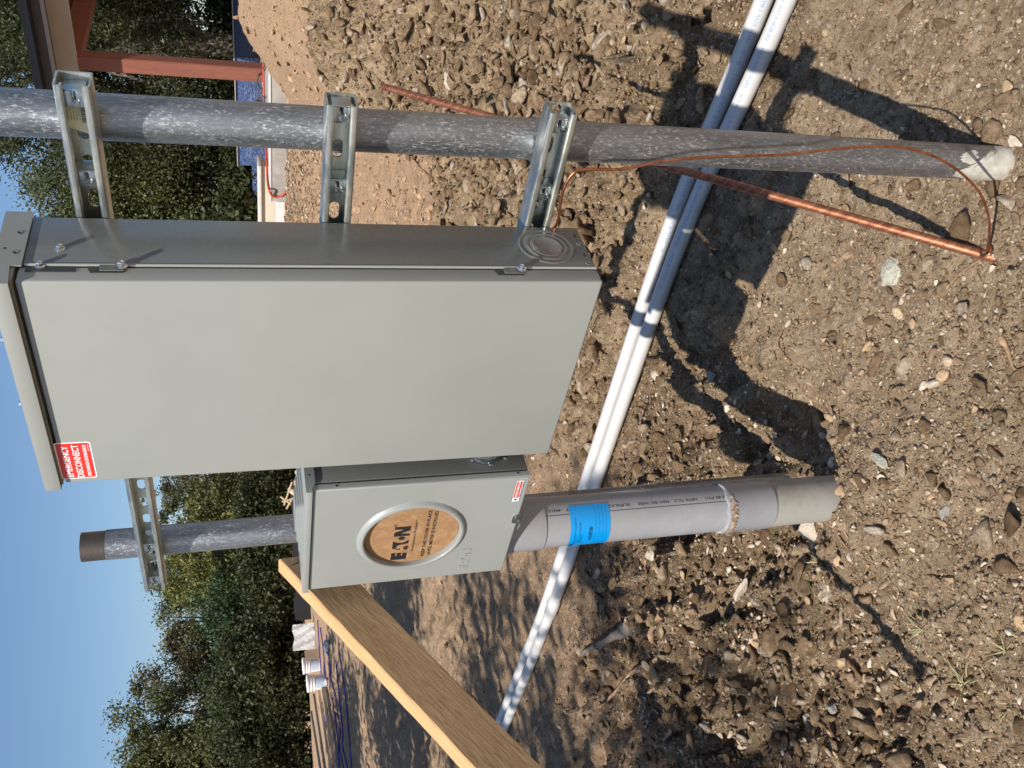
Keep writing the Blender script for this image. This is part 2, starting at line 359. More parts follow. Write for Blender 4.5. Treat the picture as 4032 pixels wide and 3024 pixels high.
c = dirt; hts = []
for scl, thr, rad_, ca, cb, wgt in ((150, .62, .48, (.40, .28, .16), (.76, .66, .52), .85), (75, .74, .44, (.34, .24, .14), (.68, .56, .42), .8), (34, .86, .40, (.36, .26, .16), (.58, .48, .36), .75)):
    pc_ = k.vor(v, scl, out='Color'); pdist = k.vor(v, scl); sp_ = k.n('ShaderNodeSeparateColor'); k.l(pc_, sp_.inputs[0])
    edge_ = k.mth('ADD', k.mth('MULTIPLY', sp_.outputs[2], .28), rad_-.22)
    mk = k.mth('MULTIPLY', k.mth('GREATER_THAN', sp_.outputs[0], thr), k.mth('LESS_THAN', k.mth('ADD', pdist, k.mth('MULTIPLY', k.mth('SUBTRACT', n3, .5), .5)), edge_))
    c = k.mix(k.mth('MULTIPLY', mk, wgt), c, k.mix(sp_.outputs[1], ca, cb)); hts.append((mk, pdist, scl))
c = k.mix(k.ramp(n3, [(.34, .5), (.46, 0.)]), c, (.08, .055, .03)); k.col(c)
hh = k.mth('ADD', k.mth('MULTIPLY', n2, 1.5), k.mth('MULTIPLY', n3, .55))
for mk, pdist, scl in hts: hh = k.mth('ADD', hh, k.mth('MULTIPLY', k.mth('MULTIPLY', mk, k.mth('SUBTRACT', .6, pdist)), 26/scl))
n6 = k.noise(v, 38, 6, .85, .6); hh = k.mth('ADD', hh, k.mth('MULTIPLY', n6, 1.1))
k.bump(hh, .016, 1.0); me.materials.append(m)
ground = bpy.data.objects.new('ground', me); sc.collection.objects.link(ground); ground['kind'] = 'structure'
GFLAT = None
def gsurf(x, y):
    """height of the finished sheet (nearest grid point)"""
    r, th = polar(x, y); i = int(np.clip(np.searchsorted(RR, r), 0, NR-1)); j = int(np.argmin(np.abs(TH-(th if th > 13 else th+360)))); return float(GZ[i, j])

# ------------------------------------------------------------------ gravel (uncountable) : one mesh
ico = bmesh.new(); bmesh.ops.create_icosphere(ico, subdivisions=1, radius=1); ico.verts.ensure_lookup_table()
IV = np.array([v_.co[:] for v_ in ico.verts]); IF = np.array([[q.index for q in f.verts] for f in ico.faces]); ico.free()
def scatter(name, n, smin, smax, region, mt, label, pw=3.0, flat=.6, keep=None, sink=.25):
    r0, r1, t0, t1 = region; VV = []; FF = []; c = 0
    for _ in range(n):
        a = math.exp(rng.random()*math.log(r1/r0))*r0; t = rng.random()*(t1-t0)+t0
        x = CAM[0]-a*math.sin(rad(t)); y = CAM[1]+a*math.cos(rad(t))
        if keep is not None and rng.random() > keep(x, y, a, t): continue
        s = smin*(smax/smin)**(rng.random()**pw)*(1 if a < 3 else a/3*.8); z = gsurf(x, y)
        P = IV*(1+.62*(rng.random((12, 1))-.5)*2)*np.array([1, .55+.45*rng.random(), flat*(.6+.5*rng.random())])*s
        q1, q2 = rng.random()*6.28, (rng.random()-.5)*1.1; c1, s1, c2, s2 = math.cos(q1), math.sin(q1), math.cos(q2), math.sin(q2)
        P = P@np.array([[c2, 0, s2], [0, 1, 0], [-s2, 0, c2]])@np.array([[c1, s1, 0], [-s1, c1, 0], [0, 0, 1]])
        VV.append(P+np.array([x, y, z+s*flat*sink])); FF.append(IF+c*12); c += 1
    me_ = mesh_np(name, np.concatenate(VV), np.concatenate(FF), mt); o = link(name, me_, origin=(0, 0, 0)); tag(o, label, 'gravel', kind='stuff'); return o
m = mat('gravel', (.4, .3, .2), .9, spec=.25); k = N(m); g = k.n('ShaderNodeNewGeometry')
c = k.ramp(g.outputs['Random Per Island'], [(0, (.20, .13, .078)), (.35, (.36, .25, .155)), (.62, (.54, .38, .225)), (.82, (.64, .53, .39)), (1, (.80, .71, .57))])
v = k.coord(); n = k.noise(v, 160, 5, .7); k.col(k.mix(k.ramp(n, [(.35, .5), (.65, 0.)]), c, (.13, .08, .05))); k.bump(n, .002, .7); M_GRAVEL = m
m = mat('rubble', (.3, .2, .12), .95, spec=.15); k = N(m); g = k.n('ShaderNodeNewGeometry')
c = k.ramp(g.outputs['Random Per Island'], [(0, (.16, .105, .06)), (.45, (.32, .225, .14)), (.8, (.43, .31, .20)), (.93, (.58, .45, .31)), (1, (.70, .61, .48))])
v = k.coord(); n = k.noise(v, 90, 6, .75); k.col(k.mix(k.ramp(n, [(.35, .6), (.65, 0.)]), c, (.10, .065, .04))); k.bump(n, .006, .9); M_RUBBLE = m
scatter('gravel', 44000, .0014, .0072, (1.15, 3.6, 14, 76), m, 'fine pale and tan gravel scattered through the brown dirt near the posts', 1.8)
scatter('rubble', 10000, .004, .012, (1.2, 6.5, 14, 76), M_RUBBLE, 'coarse crumbled stone and clods lying over the dug soil', 3.6, .62, keep=lambda x, y, a, t: .25 if (x > -.6 and y < .8) else .9)
scatter('road_base_gravel', 5000, .0035, .011, (7.5, 12.5, 28, 40), m, 'yellowish crushed gravel along the foot of the concrete slab', 1.6, .6, keep=lambda x, y, a, t: float(np.clip((a-7.5)/3, 0.15, 1)))

def chipw(x, y, a, t):
    q = math.exp(-(((x+1.15)/.55)**2+((y-.05)/.55)**2))+.55*math.exp(-(((x+2.1)/.9)**2+((y-.6)/.6)**2))+.35*math.exp(-(((x+.1)/.7)**2+((y-1.75)/.5)**2))
    return min(1, q+.025)
ico = bmesh.new(); bmesh.ops.create_icosphere(ico, subdivisions=2, radius=1); ico.verts.ensure_lookup_table(); IV0, IF0 = IV, IF
IVb = np.array([v_.co[:] for v_ in ico.verts]); IFb = np.array([[q.index for q in f.verts] for f in ico.faces]); ico.free()
def chips(name, n, smin, smax, region, mt, label, pw, keep):
    r0, r1, t0, t1 = region; VV = []; FF = []; c = 0; nv = len(IVb)
    for _ in range(n):
        a = math.exp(rng.random()*math.log(r1/r0))*r0; t = rng.random()*(t1-t0)+t0; x = CAM[0]-a*math.sin(rad(t)); y = CAM[1]+a*math.cos(rad(t))
        if rng.random() > keep(x, y, a, t): continue
        P = IVb.copy()
        for _k in range(7):
            nn_ = rng.normal(size=3); nn_ /= np.linalg.norm(nn_); dd_ = .25+.5*rng.random(); q = P@nn_; P = P-np.outer(np.clip(q-dd_, 0, None), nn_)
        s = smin*(smax/smin)**(rng.random()**pw); P = P*np.array([1.25, .6+.4*rng.random(), .35+.35*rng.random()])*s
        q1, q2, q3 = rng.random()*6.28, rng.normal()*.45, rng.normal()*.45; c1, s1_, c2, s2, c3, s3 = math.cos(q1), math.sin(q1), math.cos(q2), math.sin(q2), math.cos(q3), math.sin(q3)
        P = P@np.array([[c2, 0, s2], [0, 1, 0], [-s2, 0, c2]])@np.array([[1, 0, 0], [0, c3, s3], [0, -s3, c3]])@np.array([[c1, s1_, 0], [-s1_, c1, 0], [0, 0, 1]])
        VV.append(P+np.array([x, y, gsurf(x, y)+s*.12])); FF.append(IFb+c*nv); c += 1
    o = link(name, mesh_np(name, np.concatenate(VV), np.concatenate(FF), mt), origin=(0, 0, 0)); tag(o, label, 'stone chips', kind='stuff')
chips('stone_chips', 17000, .0032, .019, (1.15, 5.0, 14, 76), M_GRAVEL, 'pale angular stone chips thickest in the loose soil left of the conduit foot', 2.6, chipw)
def bankw(x, y, a, t):
    i = int(np.clip(np.searchsorted(RR, a), 0, NR-1)); j = int(np.argmin(np.abs(TH-t))); return float(np.clip(1-1.15*smooth_far[i, j], 0, 1))*(1 if t < 46 else .25)
def nearw(x, y, a, t):
    i = int(np.clip(np.searchsorted(RR, a), 0, NR-1)); j = int(np.argmin(np.abs(TH-t))); return float(np.clip(cl[i, j]*.9+.05, 0, 1))*(0.05 if abs(y-1.05) < .10 else 1)
m = mat('clod', (.3, .2, .12), .95, spec=.12); k = N(m); g = k.n('ShaderNodeNewGeometry'); v = k.coord(); n = k.noise(v, 60, 7, .8); n2_ = k.noise(v, 14, 4, .6)
c = k.ramp(g.outputs['Random Per Island'], [(0, (.17, .11, .062)), (.5, (.30, .205, .12)), (.85, (.42, .30, .19)), (.95, (.52, .41, .29)), (1, (.60, .52, .42))])
c = k.mix(k.ramp(n, [(.36, .75), (.60, 0.)]), c, (.09, .055, .03)); c = k.mix(k.ramp(n, [(.58, 0.), (.72, .6)]), c, (.56, .43, .29)); k.col(c); k.bump(n, .010, 1.0); M_CLOD = m
chips('bank_clods', 21000, .007, .055, (3.0, 7.6, 14, 50), M_CLOD, 'crumbled brown clods heaped on the bank behind the steel post', 3.1, bankw)
m = mat('orange_crumb', (.5, .3, .17), .95, spec=.12); k = N(m); v = k.coord(); n = k.noise(v, 40, 6, .75); k.col(k.mix(k.ramp(n, [(.35, 0.), (.65, 1.)]), (.30, .18, .10), (.56, .38, .23))); k.bump(n, .006, .8); M_OCRUMB = m
chips('mound_crumbs', 5200, .006, .040, (5.4, 9.5, 14, 50), M_OCRUMB, 'orange soil crumbs scattered over the smooth orange mound', 4.0, lambda x, y, a, t: 1-bankw(x, y, a, t) if t < 46 else 0)
chips('near_clods', 17000, .006, .036, (1.15, 3.6, 14, 76), M_CLOD, 'loose brown clods of freshly dug soil around the white pipes', 2.4, nearw)
# ------------------------------------------------------------------ individual stones
def rock(px, py, wpx, key, label, asp=(1, .7, .5), ang=0, seed=0, flat=.5):
    p = gp(px, py); dist = float(np.dot(p-CAM, FW)); s = wpx/FPX*dist/2
    bm = bmesh.new(); bmesh.ops.create_icosphere(bm, subdivisions=5, radius=1); rs = random.Random(seed*31+7)
    planes = [(Vector((rs.gauss(0, 1), rs.gauss(0, 1), rs.gauss(0, .8))).normalized(), rs.uniform(.42, .80)) for _ in range(14)]
    for v_ in bm.verts:
        c_ = v_.co.copy()
        for nn, d in planes:
            q = c_.dot(nn)
            if q > d: c_ -= nn*(q-d)*.97
        from mathutils import noise as mn
        c_ *= 1+.13*mn.noise(v_.co*1.7+Vector((seed, 0, 0)))+.07*mn.noise(v_.co*5+Vector((0, seed, 0)))+.045*mn.noise(v_.co*13)
        v_.co = Vector((c_.x*asp[0], c_.y*asp[1], c_.z*asp[2]))*s
    R = Matrix.Rotation(rad(ang), 4, 'Z') @ Matrix.Rotation(rad(rs.uniform(-12, 12)), 4, 'X'); z = gsurf(p[0], p[1])
    bmesh.ops.transform(bm, matrix=Matrix.Translation((p[0], p[1], max(z, p[2], gsurf(p[0]+s*.5, p[1]), gsurf(p[0]-s*.5, p[1]), gsurf(p[0], p[1]-s*.5))+s*asp[2]*.25)) @ R, verts=bm.verts)
    o = fin('rock', bm, M_ROCK[key], sharp=28); tag(o, label, 'rock', 'loose stones on the dug soil'); return o
# world azimuth of the picture's directions: ang=45 is along the view, -45 across it
RK = [(1822, 302, 118, 'pale', 'large pale angular stone lying beyond the upper end of the copper rod', (1, .72, .5), 20),
 (1462, 62, 52, 'grey', 'flat grey stone on the cloddy bank near the top edge of the photo', (1, .8, .4), 60),
 (3520, 1080, 150, 'mortar', 'greenish grey slab-like mortar lump beside the foot of the copper rod', (1, .68, .38), 55),
 (3974, 350, 95, 'tan', 'broad tan stone set flat in the dirt right of the steel post foot', (1, .8, .3), 30),
 (4000, 560, 72, 'pale', 'pale angular stone wedged against the foot of the right steel post', (1, .7, .6), 75),
 (2868, 1483, 78, 'grey', 'smooth dark grey cobble lying in the cabinet shadow', (1, .66, .5), 40),
 (2620, 1472, 66, 'pale', 'squarish pale stone beside the white pipes at the shadow edge', (1, .85, .6), 10),
 (3249, 2088, 118, 'pale', 'large rounded pale stone touching the foot of the grey conduit', (1, .74, .6), 15),
 (3204, 2165, 64, 'pale', 'small crumbly pale stone behind the large stone at the conduit foot', (1, .8, .6), 70),
 (3005, 2313, 125, 'pale', 'long pale bone-shaped stone left of the conduit foot', (1, .42, .45), 8),
 (2761, 2162, 72, 'pale', 'broken pale stone beside the conduit coupling', (1, .75, .55), 60),
 (3392, 2191, 46, 'tan', 'tan round stone, the darker of the pair past the twisted roots', (1, .8, .6), 0),
 (3452, 2188, 46, 'pale', 'cream oval stone, the lighter of the pair past the twisted roots', (1, .75, .6), 80),
 (2760, 2734, 52, 'pale', 'lone pale cobble at the edge of the tree shade left of the long root', (1, .9, .6), 0),
 (3249, 2815, 108, 'pale', 'big whitish stone lying in the deep shade near the bottom edge', (1, .55, .6), -20),
 (3326, 2785, 62, 'grey', 'grey brown round stone next to the big whitish stone in the shade', (1, .85, .6), 30),
 (2990, 2822, 84, 'grey', 'narrow upright grey stone in the deep shade', (1, .38, .5), -50),
 (2919, 1077, 66, 'tan', 'orange tan stone at the lower corner of the cabinet shadow', (1, .8, .6), 20),
 (3056, 727, 86, 'brown', 'dark brown clod-like stone in shadow just left of the right steel post', (1, .7, .55), 35),
 (2856, 877, 96, 'brown', 'flat dark stone under the copper rod beside the white pipes', (1, .6, .5), 10),
 (2848, 1027, 78, 'brown', 'dark lump of rock in the middle of the cabinet shadow', (1, .8, .6), 70),
 (3558, 1804, 110, 'mortar', 'long flake of grey mortar in the dirt right of the conduit foot', (1, .45, .3), 100),
 (3699, 1517, 92, 'pale', 'slender tan and cream stone standing clear of the grey mortar flake', (1, .42, .5), -30),
 (3035, 1200, 34, 'pale', 'small whitish pebble-like stone in the open dirt below the cabinet shadow', (1, .7, .5), 0),
 (2440, 620, 60, 'brown', 'brown clod behind the lowest strut beside the steel post', (1, .8, .6), 0),
 (1870, 850, 120, 'brown', 'large brown stone among clods behind the middle strut', (1, .7, .6), 45),
 (1500, 560, 70, 'tan', 'tan stone with dark cracks right below the middle strut', (1, .8, .6), 45),
 (3905, 1060, 60, 'pale', 'pale chip of stone above the dry twig at the rod foot', (1, .5, .4), 0),
 (3290, 130, 40, 'tan', 'tan cobble on the packed dirt above the post shadow', (1, .8, .5), 0),
 (2730, 2420, 70, 'brown', 'earthy rounded lump beside the dark hollow near the long root', (1, .8, .7), 0),
 (3760, 2010, 75, 'grey', 'grey brown stone in the rough dirt right of the twisted roots', (1, .7, .5), 30),
 (3350, 2600, 60, 'tan', 'tan stone at the border of the tree shade near the dry grass', (1, .7, .55), 10)]
for i, (a, b, c_, d, e, f, g_) in enumerate(RK): rock(a, b, c_, d, e, f, g_, i+1)

# ================================================================== the service rack
W, H, D, DD = .3836, .7616, .1358, .0313; SS = .0413; SD = .0394; YB = D+SD; PR = .0302
def plate(bm, outline, holes, to3, depth):
    """flat sheet with holes, given thickness by depth vector"""
    g = bmesh.new(); edges = []
    for loop in [outline]+holes:
        vs = [g.verts.new(Vector(to3(*p))) for p in loop]
        edges += [g.edges.new((vs[i], vs[(i+1) % len(vs)])) for i in range(len(vs))]
    bmesh.ops.triangle_fill(g, use_beauty=True, use_dissolve=False, edges=edges)
    r = bmesh.ops.extrude_face_region(g, geom=g.faces[:]); bmesh.ops.translate(g, vec=Vector(depth), verts=[e for e in r['geom'] if isinstance(e, bmesh.types.BMVert)])
    merge(bm, g)
def circ(cx, cy, r, n=32, ry=None): return [(cx+r*math.cos(2*math.pi*k/n), cy+(ry or r)*math.sin(2*math.pi*k/n)) for k in range(n)]
def rect(x0, y0, x1, y1): return [(x0, y0), (x1, y0), (x1, y1), (x0, y1)]
def rrect(x0, y0, x1, y1, r, n=6):
    out = []
    for cx, cy, a in ((x1-r, y0+r, -90), (x1-r, y1-r, 0), (x0+r, y1-r, 90), (x0+r, y0+r, 180)):
        out += [(cx+r*math.cos(rad(a+90*k/n)), cy+r*math.sin(rad(a+90*k/n))) for k in range(n+1)]
    return out
def stadium(cx, cz_, L_, Hh, n=8):
    r = Hh/2; a = L_/2-r
    return [(cx+a+r*math.cos(rad(-90+180*k/n)), cz_+r*math.sin(rad(-90+180*k/n))) for k in range(n+1)]+[(cx-a+r*math.cos(rad(90+180*k/n)), cz_+r*math.sin(rad(90+180*k/n))) for k in range(n+1)]
def hexbolt(name, p, axis, parent, r=.0042, h=.0045, washer=.0062):
    bm = bmesh.new(); add_lathe(bm, p, axis, [(washer, 0), (washer, .0009), (washer*.72, .0012)], 24, True, True)
    add_lathe(bm, Vector(p)+Vector(axis)*.001, axis, [(r, 0), (r, h*.8), (r*.82, h)], 6, True, False)
    add_lathe(bm, Vector(p)+Vector(axis)*.001, axis, [(r*.82, h), (r*.6, h), (r*.5, h-.0012)], 6, False, True)
    return fin(name, bm, M_BOLT, parent, 25)

# ---- posts
POSTX = {'r': .1076, 'l': -.817}
def lean_(bm):
    for v_ in bm.verts: v_.co.x += .003-.0144*v_.co.z
def post(name, x, ztop, label, thread):
    y = YB+.0321; zb = -.95; t = thing(name, label, 'steel post', (x, y, -.81), None)
    bm = bmesh.new(); z1 = ztop-(.045 if thread else 0); w_ = .0302
    add_lathe(bm, (x, y, 0), (0, 0, 1), [(w_, zb), (w_, -.3), (w_, .2), (w_, z1), (w_-.005, z1), (w_-.005, z1-.25)], 64)
    if thread: lean_(bm)
    fin('pipe', bm, M_GALV, t, 40)
    if thread:
        bm = bmesh.new(); prof = []; z = z1
        while z < ztop-.001: prof += [(w_-.0022, z), (w_-.0008, z+.0011)]; z += .0022
        prof += [(w_-.0022, ztop), (w_-.0052, ztop), (w_-.0052, z1-.03)]
        add_lathe(bm, (x, y, 0), (0, 0, 1), prof, 64); lean_(bm); fin('thread', bm, M_THREAD, t, 20)
    return t
M_THREAD = mat('bare_cut_thread', (.34, .31, .29), .36, .85)
post('steel_post', POSTX['r'], 1.06, 'galvanized steel post on the right with a thin copper wire across it', False)
post('steel_post', POSTX['l'], .822, 'galvanized steel post on the left ending in a bare threaded top', True)
# caked mud on the right post's foot
bm = bmesh.new(); yy = YB+.0321
seg = 40
for ring, (z, a0, a1) in enumerate([(-.82, -150, 40), (-.79, -150, 30), (-.76, -140, 10), (-.735, -120, -25), (-.715, -100, -50)]):
    for k_ in range(seg+1): pass
def skin_patch(bm, x, y, r, rows, n=24):
    R_ = []
    for z, a0, a1 in rows:
        R_.append([bm.verts.new((x+(r)*math.cos(rad(a0+(a1-a0)*k_/n)), y+r*math.sin(rad(a0+(a1-a0)*k_/n)), z+.004*math.sin(k_*1.9+z*300))) for k_ in range(n+1)])
    for a, b in zip(R_, R_[1:]):
        for k_ in range(n): bm.faces.new((a[k_], a[k_+1], b[k_+1], b[k_]))
mud = speck('dried_cement', (.42, .38, .31), (.60, .57, .50), 50, .95, .001)
bm.free(); bm = bmesh.new(); skin_patch(bm, POSTX['r'], yy, PR+.0007, [(-.84, -170, 20), (-.79, -165, 15), (-.765, -150, -20), (-.745, -140, -50), (-.72, -128, -78), (-.70, -118, -95)])
skin_patch(bm, POSTX['r'], yy, PR+.0008, [(-.735, -60, -20), (-.72, -70, -25), (-.70, -62, -40)], 8)
fin('cement_smear', bm, mud, bpy.data.objects['steel_post'], 80)

# ---- struts
def strut(x0, x1, z, slot_x, label, tilt=0):
    t = thing('strut_channel', label, 'strut channel', ((x0+x1)/2, D+SD/2, z), 'strut channels bolted across the posts')
    bm = bmesh.new(); th = .0026
    holes = []; k_ = math.ceil((x0+.02-slot_x)/.0508)
    while slot_x+k_*.0508 < x1-.016: holes.append(stadium(slot_x+k_*.0508, z, .0286, .0143)); k_ += 1
    plate(bm, rect(x0, z-SS/2+.003, x1, z+SS/2-.003), holes, lambda a, b: (a, YB-th, b), (0, th, 0))
    for s in (1, -1):       # flange, rounded lip, curl
        prof = [(YB-th, SS/2-.003), (YB-th, SS/2-th), (D+.0045, SS/2-th), (D+.003, SS/2-.0036), (D+.0027, SS/2-.0055), (D+.0035, SS/2-.0068), (D+.0085, SS/2-.0072), (D+.0085, SS/2-.0098), (D+.0022, SS/2-.0096), (D+.0004, SS/2-.0078), (D, SS/2-.0052), (D+.0006, SS/2-.0022), (D+.0024, SS/2-.0005), (D+.0045, SS/2), (YB-.003, SS/2), (YB-.0008, SS/2-.0008), (YB, SS/2-.003)]
        g = bmesh.new(); add_prism(g, [(a, z+s*b) for a, b in prof], lambda a, b: (x0, a, b), (x1-x0, 0, 0)); merge(bm, g)
    fin('channel', bm, M_ZINC, t, 30)
    def clamp(xp, side):
        bm = bmesh.new(); y = YB+.0321; n = 18; rows = []
        if side > 0:
            for rr_ in (PR+.0002, PR+.0028):
                rows.append([(xp+rr_*math.cos(rad(-35+250*k2/n)), y+rr_*math.sin(rad(-35+250*k2/n))) for k2 in range(n+1)])
            outline = rows[0]+rows[1][::-1]
            add_prism(bm, outline, lambda a, b: (a, b, z-.014), (0, 0, .028))
        if side > 0: fin('clamp_strap', bm, M_BOLT2, t, 30); bm = bmesh.new()
        xc = xp+(.066 if side > 0 else -.045)
        add_box(bm, (xc-.0012, D+.010, z-.013), (xc+.0012, YB-.003, z+.013), .0006)
        add_box(bm, (xc-.022, D+.010, z-.012), (xc-.0012, D+.0125, z-.002), .0006); add_box(bm, (xc-.022, D+.010, z+.003), (xc-.0012, D+.0125, z+.012), .0006)
        add_box(bm, (xc-.022, D+.010, z-.003), (xc-.014, D+.0125, z+.004), .0004)
        c_ = fin('pipe_clamp', bm, M_BOLT2, t, 30)
        b = bmesh.new(); add_cyl(b, (xc-.008, D+.026, z-.001), (xc-.014, D+.001, z-.003), .0034, 20); add_lathe(b, (xc-.006, D+.030, z), (0, 1, 0), [(.0068, 0), (.0068, .004)], 6, True, True)
        fin('clamp_bolt', b, M_BOLT, c_, 30)
    for xp in (POSTX['r'], POSTX['l']):
        if x0 < xp < x1: clamp(xp, 1); clamp(xp, -1)
    return t
M_BOLT2 = mat('clamp_steel', (.42, .47, .50), .3, .95)
S1X = float(ypl(333, 543, YB)[0])
s1 = strut(-.897, .1838, .6899, float(ypl(567, 1972, YB)[0]), 'topmost zinc strut channel, carrying a barcode price label at its right end')
strut(-.74, .1779, .370, float(ypl(1326, 579, YB)[0]), 'middle zinc strut channel crossing behind the grey cabinet')
strut(-.74, .1861, .0639, float(ypl(2163, 590, YB)[0])+.01, 'lowest zinc strut channel, above the copper wire')
# price label in the top strut
LB = [ypl(150+a/4.1475, 250+b/4.1475, YB-.0034) for a, b in ((470, 555), (760, 600), (830, 1150), (640, 1085), (475, 1040), (432, 800))]
bm = bmesh.new(); add_prism(bm, [(p[0], p[2]) for p in LB], lambda a, b: (a, YB-.0031, b), (0, -.0002, 0)); lab = fin('price_label', bm, M_LABEL, s1, 30)
A0 = ypl(150+480/4.1475, 250+985/4.1475, YB-.0034); A1 = ypl(150+480/4.1475, 250+600/4.1475, YB-.0034)
bm = bmesh.new(); zt = float(A0[2]); xl = float(A0[0]); rs = random.Random(4)
for i, (s_, wd, zo, h_) in enumerate([('\u25b2 SUPPLY', .016, .002, .0024), ('Made in China', .020, .0055, .0022), ('Silver Electroplated', .029, .0090, .0024), ('Half Slot Channel Strut', .033, .0122, .0024), ('SC12-10-EG', .018, .0154, .0028)]):
    if i == 0: s_ = 'A SUPPLY'
    add_text(bm, s_, h_, lambda a, b, c, zo=zo: (xl+.006+a, YB-.0036-c, zt-.001-zo+b), width=wd)
x = xl+.003
while x < xl+.038:
    w_ = rs.choice([.0004, .0006, .0011]); add_box(bm, (x, YB-.0037, zt-.030), (x+w_, YB-.0034, zt-.0175)); x += w_+rs.choice([.0005, .0008, .0012])
fin('label_print', bm, M_INK, lab, 30)

# ---- disconnect cabinet
cab = thing('disconnect_cabinet', 'tall grey steel electrical cabinet with a red EMERGENCY DISCONNECT sticker', 'electrical cabinet', (-W/2, D/2, 0))
bm = bmesh.new(); add_box(bm, (-W, DD+.0006, 0), (0, D-.0005, H), .0035, 3); fin('shell', bm, M_PAINT_SHADED, cab, 40)
bm = bmesh.new(); add_box(bm, (-W+.002, 0, -.001), (-.0025, DD-.0012, H+.003), .0032, 4)
g = bmesh.new(); merge(bm, g) if False else g.free()
door = fin('door', bm, M_PAINT, cab, 40)
bm = bmesh.new(); add_box(bm, (-W+.006, DD-.0015, .004), (-.006, DD+.002, H-.004)); fin('door_gap', bm, M_DARKHOLE, cab, 40)
# hood: top, front lip, side flaps with punched holes
bm = bmesh.new()
hood_prof = [(-.0095, .7695), (-.0095, .7885), (-.0080, .7905), (-.002, .7915), (.142, .7925), (.142, .7605), (.026, .7600), (.026, .7725)]
def side(xs): 
    holes = [circ(.0948, .7705, .0020, 14), circ(.0525, .7702, .0020, 14), rect(.0600, .7802, .0640, .7842)]
    plate(bm, hood_prof, holes, lambda a, b: (xs, a, b), (.0015, 0, 0))
side(.0005); side(-W-.002)
add_box(bm, (-W-.0018, -.0100, .7695), (.0018, -.0085, .7905), .0007, 2); 
g = bmesh.new(); add_prism(g, [(-.0098, .7895), (-.0070, .7918), (.1425, .7932), (.1425, .7916), (-.0065, .7900)], lambda a, b: (-W-.0018, a, b), (W+.0036, 0, 0)); merge(bm, g)
add_box(bm, (-W-.0005, .0, H+.0065), (-.0012, .1415, .789)); 
hood = fin('hood', bm, M_PAINT, cab, 40)
for y_, z_, r_ in ((.0948, .7705, .002), (.0525, .7702, .002)):
    bm = bmesh.new(); add_lathe(bm, (.002, y_, z_), (1, 0, 0), [(.0046, .0), (.0030, .0007), (.0021, -.0002)], 24); fin('hole_rim', bm, M_PAINT_SHADED, hood, 60)
for px_, py_ in ((22, 1375), (90, 1612)):
    p = zpl(px_, py_, .7935); 
for xx in (-.105, -.222): hexbolt('hood_screw', (xx, .012, .7925), (0, 0, 1), hood, .0042, .006)
hexbolt('side_bolt', (.0, .0637, .7216), (1, 0, 0), cab, .0045, .0050, .0062)
hexbolt('side_bolt', (-.0015, .0300, .7404), (1, 0, 0), cab, .0042, .0050)
for yb, zb_ in ((.0275, .6474), (.0255, .1191)):
    bt = hexbolt('door_bolt', (.0016, yb, zb_), (1, 0, 0), cab, .0046, .0052, .0074)
    bm = bmesh.new()    # keyhole tongue and the notch behind it, coloured as shade
    add_prism(bm, rrect(yb-.0075, zb_-.004, yb+.0045, zb_+.026, .003), lambda a, b: (-.0012, a, b), (.0014, 0, 0)); fin('latch_tongue', bm, M_PAINT_SHADED, cab, 40)
    bm = bmesh.new(); add_prism(bm, [(yb-.010, zb_-.002), (yb-.010, zb_+.036), (yb+.003, zb_+.041), (yb+.003, zb_-.002)], lambda a, b: (-.0024, a, b), (.0006, 0, 0)); fin('latch_notch', bm, M_NOTCH_SHADE, cab, 40)
bm = bmesh.new(); add_prism(bm, [(.019, .700), (.019, .756), (.031, .756), (.031, .712), (.027, .700)], lambda a, b: (-.0024, a, b), (.0007, 0, 0)); fin('hinge_notch', bm, M_NOTCH_SHADE, cab, 40)
# knockout at the bottom of the side
bm = bmesh.new(); kc = (.0002, .083, .0650)
add_lathe(bm, kc, (1, 0, 0), [(.0432, 0), (.0422, .0011), (.0408, .0013), (.0385, .0003), (.0330, .0003), (.0318, .0012), (.0306, .0014), (.0290, .0003), (.0255, .0003), (.0243, .0012), (.0230, .0014), (.0214, .0004), (0.0001, .0004)], 72); fin('knockout', bm, M_PAINT_SHADED, cab, 55)
for y_, z_ in ((.0905, .0105), (.0420, .0105)):
    bm = bmesh.new(); add_lathe(bm, (.0002, y_, z_), (1, 0, 0), [(.0044, .0), (.0028, .0010), (.0019, .0002)], 20); dm = fin('dimple', bm, M_PAINT_SHADED, cab, 60)
    bm = bmesh.new(); add_lathe(bm, (.0006, y_, z_), (1, 0, 0), [(.0020, .0), (.0001, .0001)], 16); fin('screw_hole', bm, M_DARKHOLE, dm, 60)
for y_, z_ in ((.112, .0105), (.062, .0105)):
    bm = bmesh.new(); add_box(bm, (.0, y_-.0035, z_-.001), (.0004, y_+.0035, z_+.001)); fin('punched_slot', bm, M_DARKHOLE, cab, 60)
bm = bmesh.new(); add_tube(bm, [(-.098+.006*math.cos(a), .004, -.001-.0085*math.sin(a)) for a in np.linspace(0, math.pi, 12)], .0011, 8); fin('seal_loop', bm, M_BOLT, cab, 60)
bm = bmesh.new(); add_cyl(bm, (-.0014, DD+.0012, .001), (-.0014, DD+.0012, H-.004), .0021, 16); fin('rolled_edge_highlight', bm, M_PAINT, cab, 50)  # strip in the paler enamel, added as the seam's bright highlight
